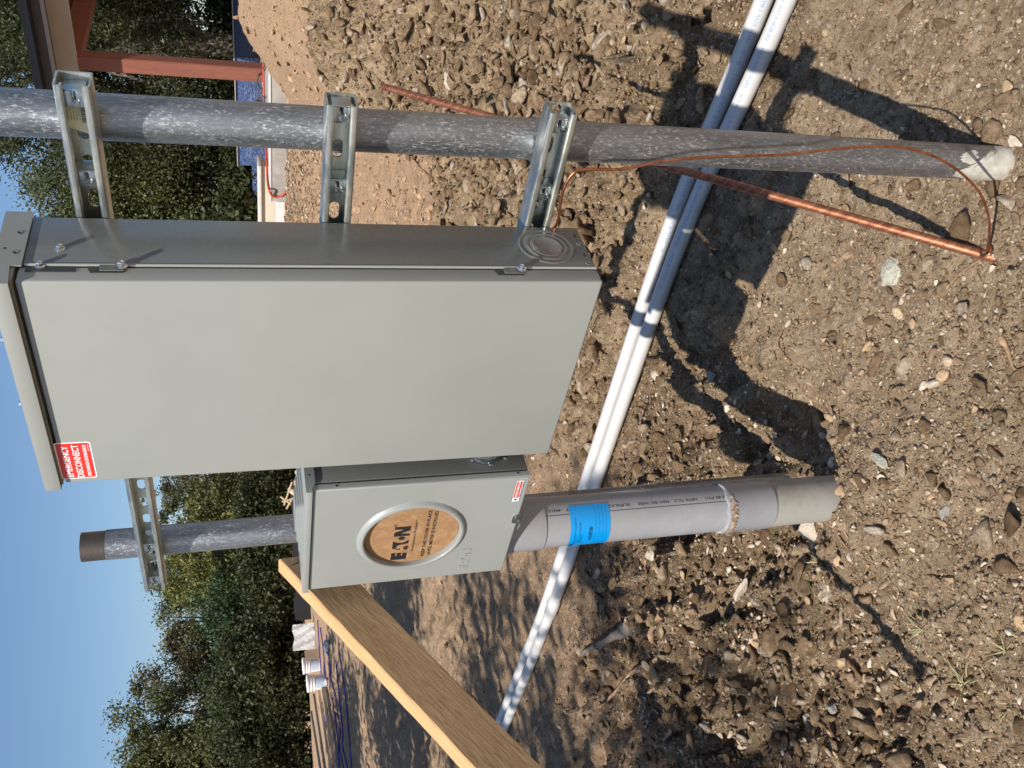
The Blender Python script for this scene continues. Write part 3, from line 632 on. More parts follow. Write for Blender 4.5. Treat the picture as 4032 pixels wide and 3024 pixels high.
# emergency sticker
e = bmesh.new(); add_prism(e, rrect(-.3722, .7198, -.2922, .7680, .004), lambda a, b: (a, 0, b), (0, -.0003, 0)); st = fin('emergency_sticker', e, M_WHITE, cab, 40)
e = bmesh.new(); add_prism(e, rrect(-.3702, .7218, -.2942, .7660, .0028), lambda a, b: (a, -.0003, b), (0, -.0002, 0)); fin('red_field', e, M_RED, st, 40)
e = bmesh.new(); mp = lambda x0_, z0_: (lambda a, b, c: (x0_+a, -.00065-c, z0_+b))
add_text(e, 'EMERGENCY', .0125, mp(-.3672, .7512), width=.0680, bold=.02); add_text(e, 'DISCONNECT', .0125, mp(-.3690, .7372), width=.0715, bold=.02)
add_text(e, 'DESCONEXIÓN DE EMERGENCIA', .0062, mp(-.3672, .7272), width=.0695, bold=.03); add_text(e, 'IB 01002790E Rev. 1', .0026, mp(-.3115, .7232), width=.0155)
fin('lettering', e, M_WHITE, st, 40)

# ---- close nipple between the boxes
MX = -.4134; MW = .2899
bm = bmesh.new(); nc = Vector((0, .050, .098))
def lx(bm, x0_, prof, n=64, **kw): add_lathe(bm, (x0_, nc.y, nc.z), (-1, 0, 0), prof, n, **kw)
prof = [(.034, 0)]; x_ = 0
while x_ < .030: prof += [(.034, x_), (.0325, x_+.001)]; x_ += .002
lx(bm, -W, prof); nip = fin('pipe_nipple', bm, M_GALV, cab, 25)
bm = bmesh.new(); lx(bm, -W-.0235, [(.0335, 0), (.0405, .0), (.0405, .0045), (.0335, .0045)], 48)
for k_ in range(8):
    a = 2*math.pi*k_/8; c0 = Vector((-W-.0255, nc.y+.043*math.cos(a), nc.z+.043*math.sin(a))); add_box(bm, c0-Vector((.0022, .0035, .0035)), c0+Vector((.0022, .0035, .0035)), .0008, 1, Matrix.Rotation(a, 3, 'X'))
fin('locknut', bm, M_BOLT2, nip, 30)

# ---- meter box
mb = thing('meter_box', 'shorter grey meter box with a round kraft cardboard cover in its lid', 'meter box', (MX-MW/2, .06, .03))
X0, X1 = MX-MW, MX
bm = bmesh.new(); add_box(bm, (X0+.001, -.0060, .031), (X1-.0005, D-.001, .4055), .003, 3); fin('shell', bm, M_PAINT_SHADED, mb, 40)
bm = bmesh.new(); add_box(bm, (X0+.006, -.0085, .034), (X1-.004, -.0058, .401)); fin('lid_gap', bm, M_DARKHOLE, mb, 40)
# lid: front with the round opening, rolled edges, turned flanges
bm = bmesh.new(); rc = (-.561, .2253); YF = -.0217; RO = .0865
e_ = .0035; th_ = .0016
def face_plate(hole): plate(bm, rrect(X0+e_, .0300+e_, X1-e_, .4035-e_, .001, 2), [hole], lambda a, b: (a, YF, b), (0, th_, 0))
face_plate(circ(*rc, .0925, 72))
n_ = 5
ring = []
for k_ in range(n_+1):
    a = math.pi/2*k_/n_; ring.append((e_*(1-math.sin(a)), e_*(1-math.cos(a))))        # inset, depth
for s_in, s_out in ((0, th_),):
    rings = []
    for ins, dp in ring+[(0, .0125)]:
        rings.append([bm.verts.new((x, YF+dp, z)) for x, z in ((X0+ins, .03+ins), (X1-ins, .03+ins), (X1-ins, .4035-ins), (X0+ins, .4035-ins))])
    for a, b in zip(rings, rings[1:]):
        for q in range(4): bm.faces.new((a[q], a[(q+1) % 4], b[(q+1) % 4], b[q]))
bmesh.ops.remove_doubles(bm, verts=bm.verts, dist=.0002)
lid = fin('lid', bm, M_PAINT2, mb, 40)
bm = bmesh.new(); prof = [(.0995, 0), (.0985, .0009), (.0965, .0040), (.0935, .0062), (.0905, .0070), (.0880, .0064), (.0867, .0048), (RO, .0020), (RO, -.0125), (.0800, -.0125)]
add_lathe(bm, (rc[0], YF, rc[1]), (0, -1, 0), prof, 96); fin('sealing_ring', bm, M_PAINT2, lid, 50)
bm = bmesh.new(); add_lathe(bm, (rc[0], YF+.0045, rc[1]), (0, -1, 0), [(RO-.0008, -.001), (RO-.0008, 0), (.0001, .0002)], 96, True); disc = fin('cardboard_disc', bm, M_CARD, lid, 30)
YD = YF+.0041
def logo(bm, x0_, z0_, w_, h_, to3, d):
    """bold five-letter wordmark with its slits and round dot"""
    def P(poly): add_prism(bm, [(x0_+a*w_, z0_+b*h_) for a, b in poly], to3, d)
    P([(0, 0), (.19, 0), (.20, .27), (.11, .27), (.11, .37), (.205, .37), (.205, .64), (.11, .64), (.11, .74), (.21, .74), (.21, 1), (0, 1)])
    P([(.30, 0), (.415, 0), (.385, .27), (.30, .24)]); P([(.305, .50), (.355, .50), (.31, .82)])
    P([(.35, 1), (.58, 1), (.545, .85), (.52, .65), (.513, .5), (.52, .35), (.55, .15), (.60, 0), (.49, 0), (.47, .35), (.435, .71), (.35, .74)])
    P([(.655+.050*math.cos(2*math.pi*q/20), .48+.20*math.sin(2*math.pi*q/20)) for q in range(20)])
    P([(.72, 0), (.78, 0), (.80, .62), (.875, 0), (1, 0), (1, 1), (.935, 1), (.912, .40), (.835, 1), (.72, 1)])
bm = bmesh.new(); logo(bm, -.6370, .2290, .1005, .0285, lambda a, b: (a, YD, b), (0, -.0003, 0))
add_text(bm, '®', .0075, lambda a, b, c: (-.5350+a, YD-.0003-c, .2545+b))
add_text(bm, 'Powering Business Worldwide™', .0065, lambda a, b, c: (-.6135+a, YD-.0003-c, .2178+b), width=.094)
add_text(bm, 'KEEP THIS COVER IN PLACE', .0085, lambda a, b, c: (-.6325+a, YD-.0003-c, .1955+b), width=.1375, bold=.015)
add_text(bm, 'UNTIL METER IS INSTALLED', .0085, lambda a, b, c: (-.6325+a, YD-.0003-c, .1838+b), width=.1345, bold=.015)
fin('print', bm, M_INK, disc, 40)
bm = bmesh.new(); logo(bm, -.6850, .1065, .0680, .0170, lambda a, b: (a, YF, b), (0, -.0010, 0)); fin('embossed_name', bm, M_PAINT2, lid, 40)
for y_, z_ in ((-.0140, .3654), (-.0128, .0526)):
    bm = bmesh.new(); add_lathe(bm, (X1+.0001, y_, z_), (1, 0, 0), [(.0034, 0), (.0026, .0004), (.0024, .0001)], 20); fin('hole_rim', bm, M_PAINT2, lid, 60)
    bm = bmesh.new(); add_lathe(bm, (X1+.0003, y_, z_), (1, 0, 0), [(.0024, 0), (.0001, .0001)], 20); fin('seal_hole', bm, M_DARKHOLE, lid, 60)
# warning sticker
bm = bmesh.new(); SK = [(-.4245, .0538), (-.4245, .0400), (-.4820, .0400), (-.4820, .0538)]
add_prism(bm, SK, lambda a, b: (a, YF, b), (0, -.0003, 0)); wk = fin('warning_sticker', bm, M_WHITE, lid, 40)
bm = bmesh.new()
for zc in (.0505, .0440): add_box(bm, (-.4720, YF-.0005, zc-.0009), (-.4255, YF-.00028, zc+.0018))
fin('red_bars', bm, M_RED, wk, 40)
bm = bmesh.new()
for i in range(6): add_text(bm, 'HAZARDOUS VOLTAGE WILL CAUSE SEVERE INJURY', .0014, lambda a, b, c, i=i: (-.4712+a, YF-.0006-c, (.0482-.0013*i if i < 3 else .0420-(i-3)*.0011)+b), width=.045)
add_box(bm, (-.4815, YF-.0005, .0395), (-.4240, YF-.0003, .0401)); add_box(bm, (-.4815, YF-.0005, .0536), (-.4240, YF-.0003, .0541)); add_lathe(bm, (-.4768, YF-.0003, .0468), (0, -1, 0), [(.0026, 0), (.0026, .0002)], 12, True, True)
fin('small_print', bm, M_INK, wk, 40)
# cap with side flaps
bm = bmesh.new()
cap_prof = [(-.0262, .4045), (-.0262, .4138), (-.0245, .4150), (D, .4150), (D, .3990), (.0, .3990), (-.0075, .3995), (-.0175, .4045)]
for xs in (X1+.0003, X0-.0018): plate(bm, cap_prof, [circ(.0120, .4065, .0022, 14)], lambda a, b: (xs, a, b), (.0015, 0, 0))
add_box(bm, (X0-.0016, -.0264, .4045), (X1+.0016, -.0250, .4148), .0006, 2); add_box(bm, (X0-.0016, -.0255, .4136), (X1+.0016, D, .4153), .0006, 2); add_box(bm, (X0+.001, -.004, .4056), (X1-.001, D-.002, .4134))
cap = fin('cap', bm, M_PAINT2, mb, 40)
bm = bmesh.new(); cx_, cy_ = (X0+X1)/2, .055
for i in range(4):
    q = .057-.0105*i; add_prism(bm, rrect(cx_-q*1.45, cy_-q*1.05, cx_+q*1.45, cy_+q*1.05, .010), lambda a, b: (a, b, .4153+.0028*i), (0, 0, .0028))
bmesh.ops.remove_doubles(bm, verts=bm.verts, dist=.00001); cp = fin('closing_plate', bm, M_PAINT2, cap, 30)
bm = bmesh.new(); add_lathe(bm, (cx_+.010, cy_+.052, .4155), (0, 0, 1), [(.0095, 0), (.0090, .003), (.006, .0062), (.0001, .0075)], 24); fin('plate_screw', bm, M_BOLT, cap, 60)
# latch
bm = bmesh.new(); lp = Vector((-.5330, YF, .0350))
add_prism(bm, rrect(-.5470, .0262, -.5215, .0420, .006), lambda a, b: (a, YF, b), (0, -.0016, 0)); add_box(bm, (-.560, YF-.0085, .0262), (-.546, YF-.0002, .0278), .0004, 1, Matrix.Rotation(rad(8), 3, 'Y'))
add_lathe(bm, (-.5285, YF-.0016, .0350), (0, -1, 0), [(.0045, 0), (.0040, .0012), (.002, .0018)], 20, False, True)
plate(bm, rrect(-.5450, .0090, -.5280, .0300, .007), [circ(-.5365, .0170, .0042, 16)], lambda a, b: (a, YF+.0015, b), (0, .0016, 0)); fin('latch', bm, M_BOLT2, lid, 35)

# ---- grey conduit under the meter box
CX, CY, CR = -.655, .050, .0508
ANG = math.degrees(math.atan2(CAM[1]-CY, CAM[0]-CX))
cd = thing('grey_conduit', 'thick grey plastic conduit under the meter box, with a cyan ACCEPTED sticker', 'conduit', (CX, CY, -.81))
def cpt(zz, a, r): return (CX+r*math.cos(rad(a)), CY+r*math.sin(rad(a)), zz)
bm = bmesh.new(); add_lathe(bm, (CX, CY, 0), (0, 0, 1), [(.0535, .031), (.0535, -.052), (.0530, -.0545), (.0495, -.0550)], 72); fin('terminal_adapter', bm, M_PVC, cd, 35)
bm = bmesh.new(); add_lathe(bm, (CX, CY, 0), (0, 0, 1), [(CR, .0), (CR, -.20), (CR, -.4680)], 72); pipe_ = fin('pipe', bm, M_PVC, cd, 35)
bm = bmesh.new(); prof = [(CR-.001, -.4600), (.0545, -.4606), (.0558, -.4640), (.0552, -.4700), (.0540, -.4740), (.0540, -.5740), (.0534, -.5780), (CR-.001, -.5785)]
add_lathe(bm, (CX, CY, 0), (0, 0, 1), prof, 72)
for v_ in bm.verts:
    if v_.co.z > -.466: v_.co.z += .0035*math.sin(v_.co.x*190)*math.sin(v_.co.y*130)
fin('coupling', bm, M_PVC, cd, 35)
bm = bmesh.new(); skin_patch(bm, CX, CY, .0561, [(-.4790, ANG-95, ANG+10), (-.4700, ANG-95, ANG+22), (-.4655, ANG-90, ANG+26)], 40); fin('torn_edge', bm, speck('brown_glue', (.22, .12, .06), (.50, .42, .34), 90, .8, .0004), cd, 80)
bm = bmesh.new(); add_lathe(bm, (CX, CY, 0), (0, 0, 1), [(CR, -.577), (CR, -.95)], 72); fin('lower_pipe', bm, M_PVCD, cd, 35)
# print along the pipe, reading upwards, tops to the left (seen from the camera)
def cyl_text(bm, s_, z0_, width, a_deg, h=.0088, r=CR+.0003):
    me_ = text_mesh(s_, h); xs = [v_.co.x for v_ in me_.vertices]; x0_ = min(xs); W_ = max(xs)-x0_
    for v_ in me_.vertices:
        zz = z0_+(v_.co.x-x0_)/W_*width; a = a_deg-math.degrees(v_.co.y/r); v_.co = Vector(cpt(zz, a, r+v_.co.z))
    bm.from_mesh(me_); bpy.data.meshes.remove(me_)
TA = ANG+28
bm = bmesh.new(); cyl_text(bm, 'SCHEDULE 80 PVC', -.510, .100, TA); cyl_text(bm, 'NEMA TC-2', -.392, .053, TA); cyl_text(bm, 'MAX 90C WIRE', -.326, .070, TA); cyl_text(bm, 'SUNLIGHT RESISTANT', -.238, .140, TA); cyl_text(bm, '49413', -.0885+.0, .026, TA)
for i in range(1): skin_patch(bm, CX, CY, CR+.0004, [(-.462, TA-15.2, TA-14), (-.058, TA-15.2, TA-14)], 1)
for f in [f for f in bm.faces if False]: pass
fin('pipe_print', bm, M_INK, pipe_, 60)
bm = bmesh.new(); skin = [(z_, ANG-78, ANG+34) for z_ in np.linspace(-.1905, -.1050, 6)]
R_ = [[bm.verts.new(cpt(z_, a0+(a1-a0)*q/30, CR+.0007)) for q in range(31)] for z_, a0, a1 in skin]
for a, b in zip(R_, R_[1:]):
    for q in range(30): bm.faces.new((a[q], a[q+1], b[q+1], b[q]))
cs = fin('accepted_sticker', bm, M_BLUE, cd, 80)
bm = bmesh.new()
def ring_text(bm, s_, zz, a0, width, h, bold=0):
    me_ = text_mesh(s_, h, bold=bold); xs = [v_.co.x for v_ in me_.vertices]; x0_ = min(xs); W_ = max(xs)-x0_; r = CR+.0010
    for v_ in me_.vertices:
        a = a0+math.degrees((v_.co.x-x0_)/W_*width/r); v_.co = Vector(cpt(zz+v_.co.y, a, r+v_.co.z))
    bm.from_mesh(me_); bpy.data.meshes.remove(me_)
A_ = ANG-62
for s_, zz, wd in (('Pedernales Electric Cooperative, Inc.', -.1165, .060), ('P.O. Box 1', -.1215, .018), ('Johnson City, Texas 78636-0467', -.1265, .050), ('(830) 868-7155', -.1315, .023)): ring_text(bm, s_, zz, A_, wd, .0042)
ring_text(bm, 'ACCEPTED', -.1500, A_+8, .0330, .0072, .04)
for i, zz in enumerate((-.1510,)):
    R_ = [[bm.verts.new(cpt(z_, A_+8+36*q/10, CR+.0010)) for q in range(11)] for z_ in (zz, zz-.0008)]
    for q in range(10): bm.faces.new((R_[0][q], R_[0][q+1], R_[1][q+1], R_[1][q]))
for i in range(4):
    zz = -.1590-.0075*i; R_ = [[bm.verts.new(cpt(z_, ANG-60+88*q/24, CR+.0010)) for q in range(25)] for z_ in (zz, zz-.0004)]
    for q in range(24): bm.faces.new((R_[0][q], R_[0][q+1], R_[1][q+1], R_[1][q]))
for i, s_ in enumerate(('BY', 'NO', 'DATE')): ring_text(bm, s_, -.166-.0075*i, ANG-72, .006, .0034)
ring_text(bm, 'PE', -.118, ANG-76, .011, .012, .04)
fin('sticker_print', bm, M_BINK, cs, 60)

# ---- timber brace (2x4) fixed beside the left post, running down toward the viewer's side
P1 = Vector((-.75, .150, .447)); dr = Vector((.130, -.859, -.495)).normalized(); sdn = Vector((dr.y, -dr.x, 0)).normalized(); sdn = sdn if sdn.x < 0 else -sdn; nn = dr.cross(sdn).normalized()
if nn.z < 0: nn = -nn
def brace_pt(s_, q, x_): return Vector((-.75, .008, .402))+dr*s_+nn*q+sdn*(-.75-x_)
bm = bmesh.new(); L0, L1 = -.10, 1.03; segs = 40; rows = []
rs = random.Random(9)
for i in range(segs+1):
    s_ = L0+(L1-L0)*i/segs; j1 = .0008*rs.uniform(-1, 1); c_ = .003
    sec = [(-.75, -c_), (-.75, -.089+c_), (-.75-c_, -.089), (-.788+c_, -.089), (-.788, -.089+c_), (-.788, -c_), (-.788+c_, 0), (-.75-c_, 0)]
    rows.append([bm.verts.new(brace_pt(s_+(.045*(-q/.089) if i == 0 else 0), q+j1*(1 if q > -.04 else -1), x_)) for x_, q in sec])
for a, b in zip(rows, rows[1:]):
    for q in range(8): bm.faces.new((a[q], a[(q+1) % 8], b[(q+1) % 8], b[q]))
bm.faces.new(rows[0]); bm.faces.new(rows[-1])
me_o = fin('timber_brace', bm, None, None, 30)
mw = mat('stud_wood', (.3, .2, .1), .8); k = N(mw)
a_ = math.atan2(dr.z, dr.y)
vr = k.coord((1, 1, 1), rot=(-math.atan2(-dr.z, -dr.y), 0, 0)); mp2 = k.n('ShaderNodeMapping'); mp2.inputs['Scale'].default_value = (26, 1.1, 26); k.l(vr, mp2.inputs[0]); v = mp2.outputs[0]; v0 = k.coord((1, 1, 1), rot=(-math.atan2(dr.z, dr.y)+math.pi, 0, 0))
n = k.noise(v, 2.6, 8, .72, 1.1); g_ = k.noise(v, 9, 5, .65); geo = k.n('ShaderNodeNewGeometry'); sepn = k.n('ShaderNodeSeparateXYZ'); k.l(geo.outputs['True Normal'], sepn.inputs[0])
# sun and shade put into the colour: upward faces orange, broad side brown
face = k.mix(k.ramp(n, [(.3, 0.), (.7, 1.)]), (.42, .255, .12), (.62, .42, .23)); face = k.mix(k.ramp(g_, [(.52, 0.), (.72, .55)]), face, (.20, .12, .06))
edge = k.mix(k.ramp(n, [(.3, 0.), (.7, 1.)]), (.50, .285, .115), (.62, .40, .20))
k.col(k.mix(k.mth('GREATER_THAN', sepn.outputs[2], .5), face, edge)); k.bump(k.mth('ADD', n, g_), .0022, .7); me_o.data.materials.append(mw)
tag(me_o, 'two-by-four timber brace slanting down past the meter box', 'timber')

# ---- white water pipes on the ground
def wpipe(pts, label, bell_x, txt, z0_):
    t = thing('white_pipe', label, 'plastic pipe', (pts[0][0], pts[0][1], z0_), 'pair of white plastic pipes on the ground')
    P = smooth_path(pts, 10); bm = bmesh.new(); add_tube(bm, P, .0241, 40); fin('tube', bm, M_WPVC, t, 40)
    if bell_x is not None:
        i = min(range(len(P)), key=lambda q: abs(P[q][0]-bell_x)); d = Vector(P[i+1]-P[i]).normalized() if i+1 < len(P) else Vector((-1, 0, 0))
        bm = bmesh.new(); s_ = 1 if d.x < 0 else -1; add_lathe(bm, P[i], d*s_, [(.0243, -.001), (.0282, 0), (.0285, .02), (.0285, .085), (.0265, .105), (.0243, .125)] if txt[1] else [(.0243, -.125), (.0265, -.105), (.0285, -.085), (.0285, -.02), (.0282, 0), (.0243, .001)], 40); fin('bell_end', bm, M_WPVC, t, 40)
    bm = bmesh.new(); P = [Vector(p) for p in P]; cum = [0]
    for a, b in zip(P, P[1:]): cum.append(cum[-1]+(b-a).length)
    me_ = text_mesh(txt[0], .013); x0_ = min(v_.co.x for v_ in me_.vertices)
    for v_ in me_.vertices:
        s_ = v_.co.x-x0_+1.55; i = min(max(np.searchsorted(cum, s_)-1, 0), len(P)-2); d = (P[i+1]-P[i]).normalized(); p = P[i]+d*(s_-cum[i])
        a = rad(txt[2])-v_.co.y/.0241*1; r = .0244+v_.co.z; v_.co = p+Vector((0, -math.cos(a)*r, math.sin(a)*r)) if False else p+Vector((0, -math.cos(rad(txt[2])-v_.co.y/.0241)*r, math.sin(rad(txt[2])-v_.co.y/.0241)*r))
    bm.from_mesh(me_); bpy.data.meshes.remove(me_); fin('pipe_print', bm, M_LBLUE, t, 60)
ZP = -.781
def pz(y_, x_): return (x_, y_, ZP)
s_txt = '330 PSI @ 73 F PVC 1120 ASTM D 1785 NSF-pw HOT 9 08:38 2021 1308 A MADE IN USA     SCH 40 1-1/2 IN PVC 1120 330 PSI @ 73 F ASTM D 1785 LAWN OR POTABLE MADE IN USA     330 PSI @ 73 F PVC 1120'
wpipe([(1.9, .93, ZP+.02), (1.0, .955, ZP+.008), (.09, .985, ZP), (-.59, 1.045, ZP), (-1.4, 1.02, ZP), (-2.53, .965, ZP), (-3.6, .965, ZP), (-4.6, .99, ZP), (-5.6, 1.03, ZP)], 'nearer of the two white plastic pipes on the ground', -2.62, (s_txt, False, 62), -.81)
wpipe([(1.9, 1.04, ZP+.02), (1.0, 1.06, ZP+.008), (.05, 1.082, ZP), (-.63, 1.130, ZP), (-1.4, 1.095, ZP), (-2.5, 1.030, ZP), (-3.13, 1.022, ZP), (-4.6, 1.045, ZP), (-5.6, 1.085, ZP)], 'farther of the two white plastic pipes, with a dark ring at its joint', -3.17, (s_txt[14:], False, 40), -.81)

# ---- ground rod + copper wire
R0 = Vector(gp(3880, 1005)); R1_ = Vector(at(1505, 340, 2.40)); dd = (R1_-R0).normalized()
bm = bmesh.new(); add_tube(bm, [R0-dd*.15, R0, R0+(R1_-R0)*.5, R1_-dd*.012, R1_-dd*.003, R1_], [.0094, .0094, .0094, .0094, .0094, .0070], 24)
o = fin('ground_rod', bm, None, None, 40); mc = mat('copper_rod', (.6, .25, .13), .48, .7); k = N(mc)
axv = k.coord((1, 1, 1), rot=(0, 0, 0)); wv = k.n('ShaderNodeTexWave'); wv.wave_type = 'BANDS'; wv.bands_direction = 'DIAGONAL'; wv.inputs['Scale'].default_value = 20; wv.inputs['Distortion'].default_value = 1.5; k.l(axv, wv.inputs[0])
nz = k.noise(axv, 55, 5, .7); c = k.mix(k.ramp(nz, [(.35, 0.), (.7, 1.)]), (.20, .068, .034), (.46, .19, .10)); c = k.mix(k.mth('MULTIPLY', k.ramp(wv.outputs['Fac'], [(.80, 0.), (.95, 1.)]), .16), c, (.82, .46, .30)); k.col(c)
o.data.materials.append(mc); tag(o, 'slanting copper ground rod driven into the dirt in front of the white pipes', 'ground rod')
wp = [((2120, 915), .150), ((2188, 890), .140), ((2215, 760), .132), ((2250, 690), .130), ((2300, 668), .130), ((2457, 665), .130), ((2613, 634), .130), ((2786, 619), .130), ((2960, 613), .128), ((3084, 609), .126), ((3225, 594), .122), ((3397, 578), .116), ((3554, 581), .112), ((3671, 613), .106), ((3773, 672), .100), ((3852, 752), .100), ((3887, 831), .103), ((3897, 900), .106), ((3888, 985), .110)]
P = smooth_path([ypl(a[0], a[1], y_) for a, y_ in wp], 8); bm = bmesh.new(); add_tube(bm, P, .0022, 12)
end = P[-1]; tail = [end, end+np.array([.006, .004, -.004]), end+np.array([.002, -.012, .004]), end+np.array([-.012, -.004, .008]), end+np.array([-.010, .012, .0])]
add_tube(bm, smooth_path(tail, 6), .0022, 10)
o = fin('copper_wire', bm, M_COPPER, None, 60); tag(o, 'thin bare copper wire curving across the right steel post to the rod', 'wire')

# ================================================================== sticks, roots and grass
def gpt(px, py, up=0): p = gp(px, py); return np.array([p[0], p[1], max(gsurf(p[0], p[1]), p[2])+up])
def stick(name, cat, pts, rpx, label, mt=None, forks=(), up=.004):
    P = [gpt(a, b, up) for a, b in pts]; d = float(np.dot(P[len(P)//2]-CAM, FW)); S = smooth_path(P, 6); n = len(S); rs = random.Random(int(pts[0][0]))
    rr = [max(.0006, rpx/FPX*d/2*(1.05-.75*i/n)*(1+.22*rs.uniform(-1, 1))) for i in range(n)]
    S = [s+np.array([rs.uniform(-1, 1), rs.uniform(-1, 1), rs.uniform(0, 1.5)])*rr[i]*.35 for i, s in enumerate(S)]
    bm = bmesh.new(); add_tube(bm, S, rr, 9)
    for fk in forks:
        Q = smooth_path([gpt(a, b, up) for a, b in fk], 5); add_tube(bm, Q, [rpx/FPX*d/2*.6*(1-.8*i/len(Q)) for i in range(len(Q))], 7)
    o = fin(name, bm, mt or M_TWIG, None, 70); tag(o, label, cat, 'roots and sticks lying on the soil'); return o
Z = lambda x, y: (1900+x/1.843, 2300+y/1.843)
stick('tree_root', 'root', [Z(1610, 190), Z(1540, 330), Z(1400, 490), Z(1290, 560), Z(1130, 620), Z(1050, 700), Z(930, 860), Z(800, 905), Z(655, 930)], 20, 'long bent brown root lying on the clods, the longest one', forks=([Z(655, 925), Z(600, 880), Z(550, 840)],), up=.014)
stick('rotten_root', 'root', [Z(1140, 270), Z(1040, 350), Z(940, 420), Z(850, 455), Z(775, 500)], 46, 'thick rotten piece of root just above the long bent root', M_BARK, up=.012)
stick('buried_root', 'root', [Z(905, 1000), Z(900, 1120), Z(905, 1240), Z(912, 1335)], 20, 'straight root running off the bottom edge of the photo', up=.006)
stick('dead_stick', 'stick', [(1625, 612), (1660, 660), (1696, 702), (1745, 750), (1795, 800)], 15, 'grey brown stick leaning among the clods behind the rack, between the two lower struts')
stick('twisted_root', 'root', [(3330, 1990), (3375, 2010), (3418, 2033), (3435, 2080), (3455, 2120), (3492, 2143)], 15, 'dark twisted root beside the conduit foot, the upper strand')
stick('twisted_root', 'root', [(3340, 2040), (3390, 2070), (3415, 2110), (3440, 2150), (3475, 2160)], 12, 'dark twisted root beside the conduit foot, the lower strand')
stick('dark_root', 'root', [(3945, 1330), (3975, 1365), (4002, 1443), (4020, 1460)], 26, 'stubby dark root sticking up near the right edge below the copper rod')
stick('thin_twig', 'twig', [(2240, 100), (2190, 160), (2130, 208), (2070, 180)], 5, 'thin forked dark twig on the bank above the lowest strut')
stick('thin_twig', 'twig', [(3118, 1300), (3114, 1360), (3127, 1428)], 6, 'thin short twig standing alone on the open dirt below the cabinet shadow')
stick('thin_twig', 'twig', [(2728, 1405), (2738, 1460), (2750, 1528)], 6, 'thin dark twig between the white pipes and the dark cobble')
stick('dry_stem', 'twig', [(3745, 1135), (3790, 1085), (3830, 1045), (3900, 1000)], 9, 'dry grey stem lying across the foot of the copper rod')
stick('thin_twig', 'twig', [(2300, 445), (2370, 455), (2445, 462)], 5, 'hair-thin dark twig touching the right end of the lowest strut')
stick('broken_stick', 'stick', [Z(1790, 820), Z(1700, 930), Z(1620, 1050)], 14, 'pale broken stick in the deep shade at the bottom')
stick('wood_chip', 'wood chip', [(2815, 2200), (2840, 2150), (2862, 2120)], 22, 'splintered wood chip beside the conduit coupling', up=.01)
stick('dry_stem', 'twig', [(3590, 2020), (3600, 1980), (3650, 1945), (3680, 1930)], 7, 'straw-coloured dry stem right of the twisted roots')
def blade_tuft(px, py, hpx, n, label, mt, spread=1.0, seed=0):
    p = gpt(px, py); d = float(np.dot(p-CAM, FW)); h = hpx/FPX*d; rs = random.Random(seed); bm = bmesh.new()
    for _ in range(n):
        a = rs.uniform(0, 6.28); l = h*rs.uniform(.5, 1.1); lean = rs.uniform(.35, 1.0)*spread; w_ = rs.uniform(.0007, .0016); dirv = Vector((math.cos(a), math.sin(a), 0)); sv = Vector((-math.sin(a), math.cos(a), 0))
        b = Vector(p)+dirv*rs.uniform(0, .02)*spread; pr = None
        for i in range(7):
            t = i/6; c = b+dirv*l*lean*t+Vector((0, 0, 1))*l*(t*(1.05-.75*t)*(1.2-lean*.6)); ww = w_*(1-t*.9)
            cur = (bm.verts.new(c-sv*ww), bm.verts.new(c+Vector((0, 0, ww*.6))), bm.verts.new(c+sv*ww))
            if pr:
                for q in range(2): bm.faces.new((pr[q], pr[q+1], cur[q+1], cur[q]))
            pr = cur
    o = fin('grass_tuft', bm, mt, None, 60); tag(o, label, 'grass tuft', 'small grass tufts'); return o
M_GRASS = mat('green_grass', (.10, .16, .045), .6); M_STRAW = mat('dry_grass', (.34, .30, .14), .7)
B = lambda x, y: (2400+x/1.355, 1900+y/1.355)
blade_tuft(*B(970, 290), 60, 6, 'few green blades right beside the conduit, below the coupling', M_GRASS, seed=1)
blade_tuft(*B(1150, 610), 70, 14, 'green tuft at the edge of the shadow strip left of the dry grass', M_GRASS, seed=2)
blade_tuft(*B(820, 760), 60, 9, 'thin green blades under the long pale stone', M_GRASS, seed=3)
blade_tuft(*B(1060, 880), 75, 14, 'green tuft lying over the stones above the deep shade', M_GRASS, seed=4)
blade_tuft(*B(325, 1330), 95, 14, 'green tuft in the dark tree shade at the bottom left', M_GRASS, seed=5)
blade_tuft(*B(1180, 420), 70, 16, 'straw-coloured tuft beside the crumbly pale stone', M_STRAW, seed=6)
blade_tuft(*B(1890, 1080), 120, 26, 'largest sprawling dry green grass clump, on the packed dirt at lower right', M_STRAW, 1.3, 7)
blade_tuft(*B(1720, 780), 90, 18, 'sprawling half-green clump left of the largest clump', M_STRAW, 1.3, 8)
blade_tuft(*B(2110, 900), 110, 20, 'dry grass clump touching the right edge of the photo', M_STRAW, 1.3, 9)
blade_tuft(*B(2130, 1180), 90, 16, 'short dry grass clump near the bottom right corner', M_STRAW, 1.3, 10)
blade_tuft(3395, 380, 45, 8, 'wisp of dry grass in the shadow of the right steel post', M_STRAW, seed=11)
M_DLEAF = speck('dead_leaf', (.20, .11, .055), (.36, .22, .11), 60, .8, .0005)
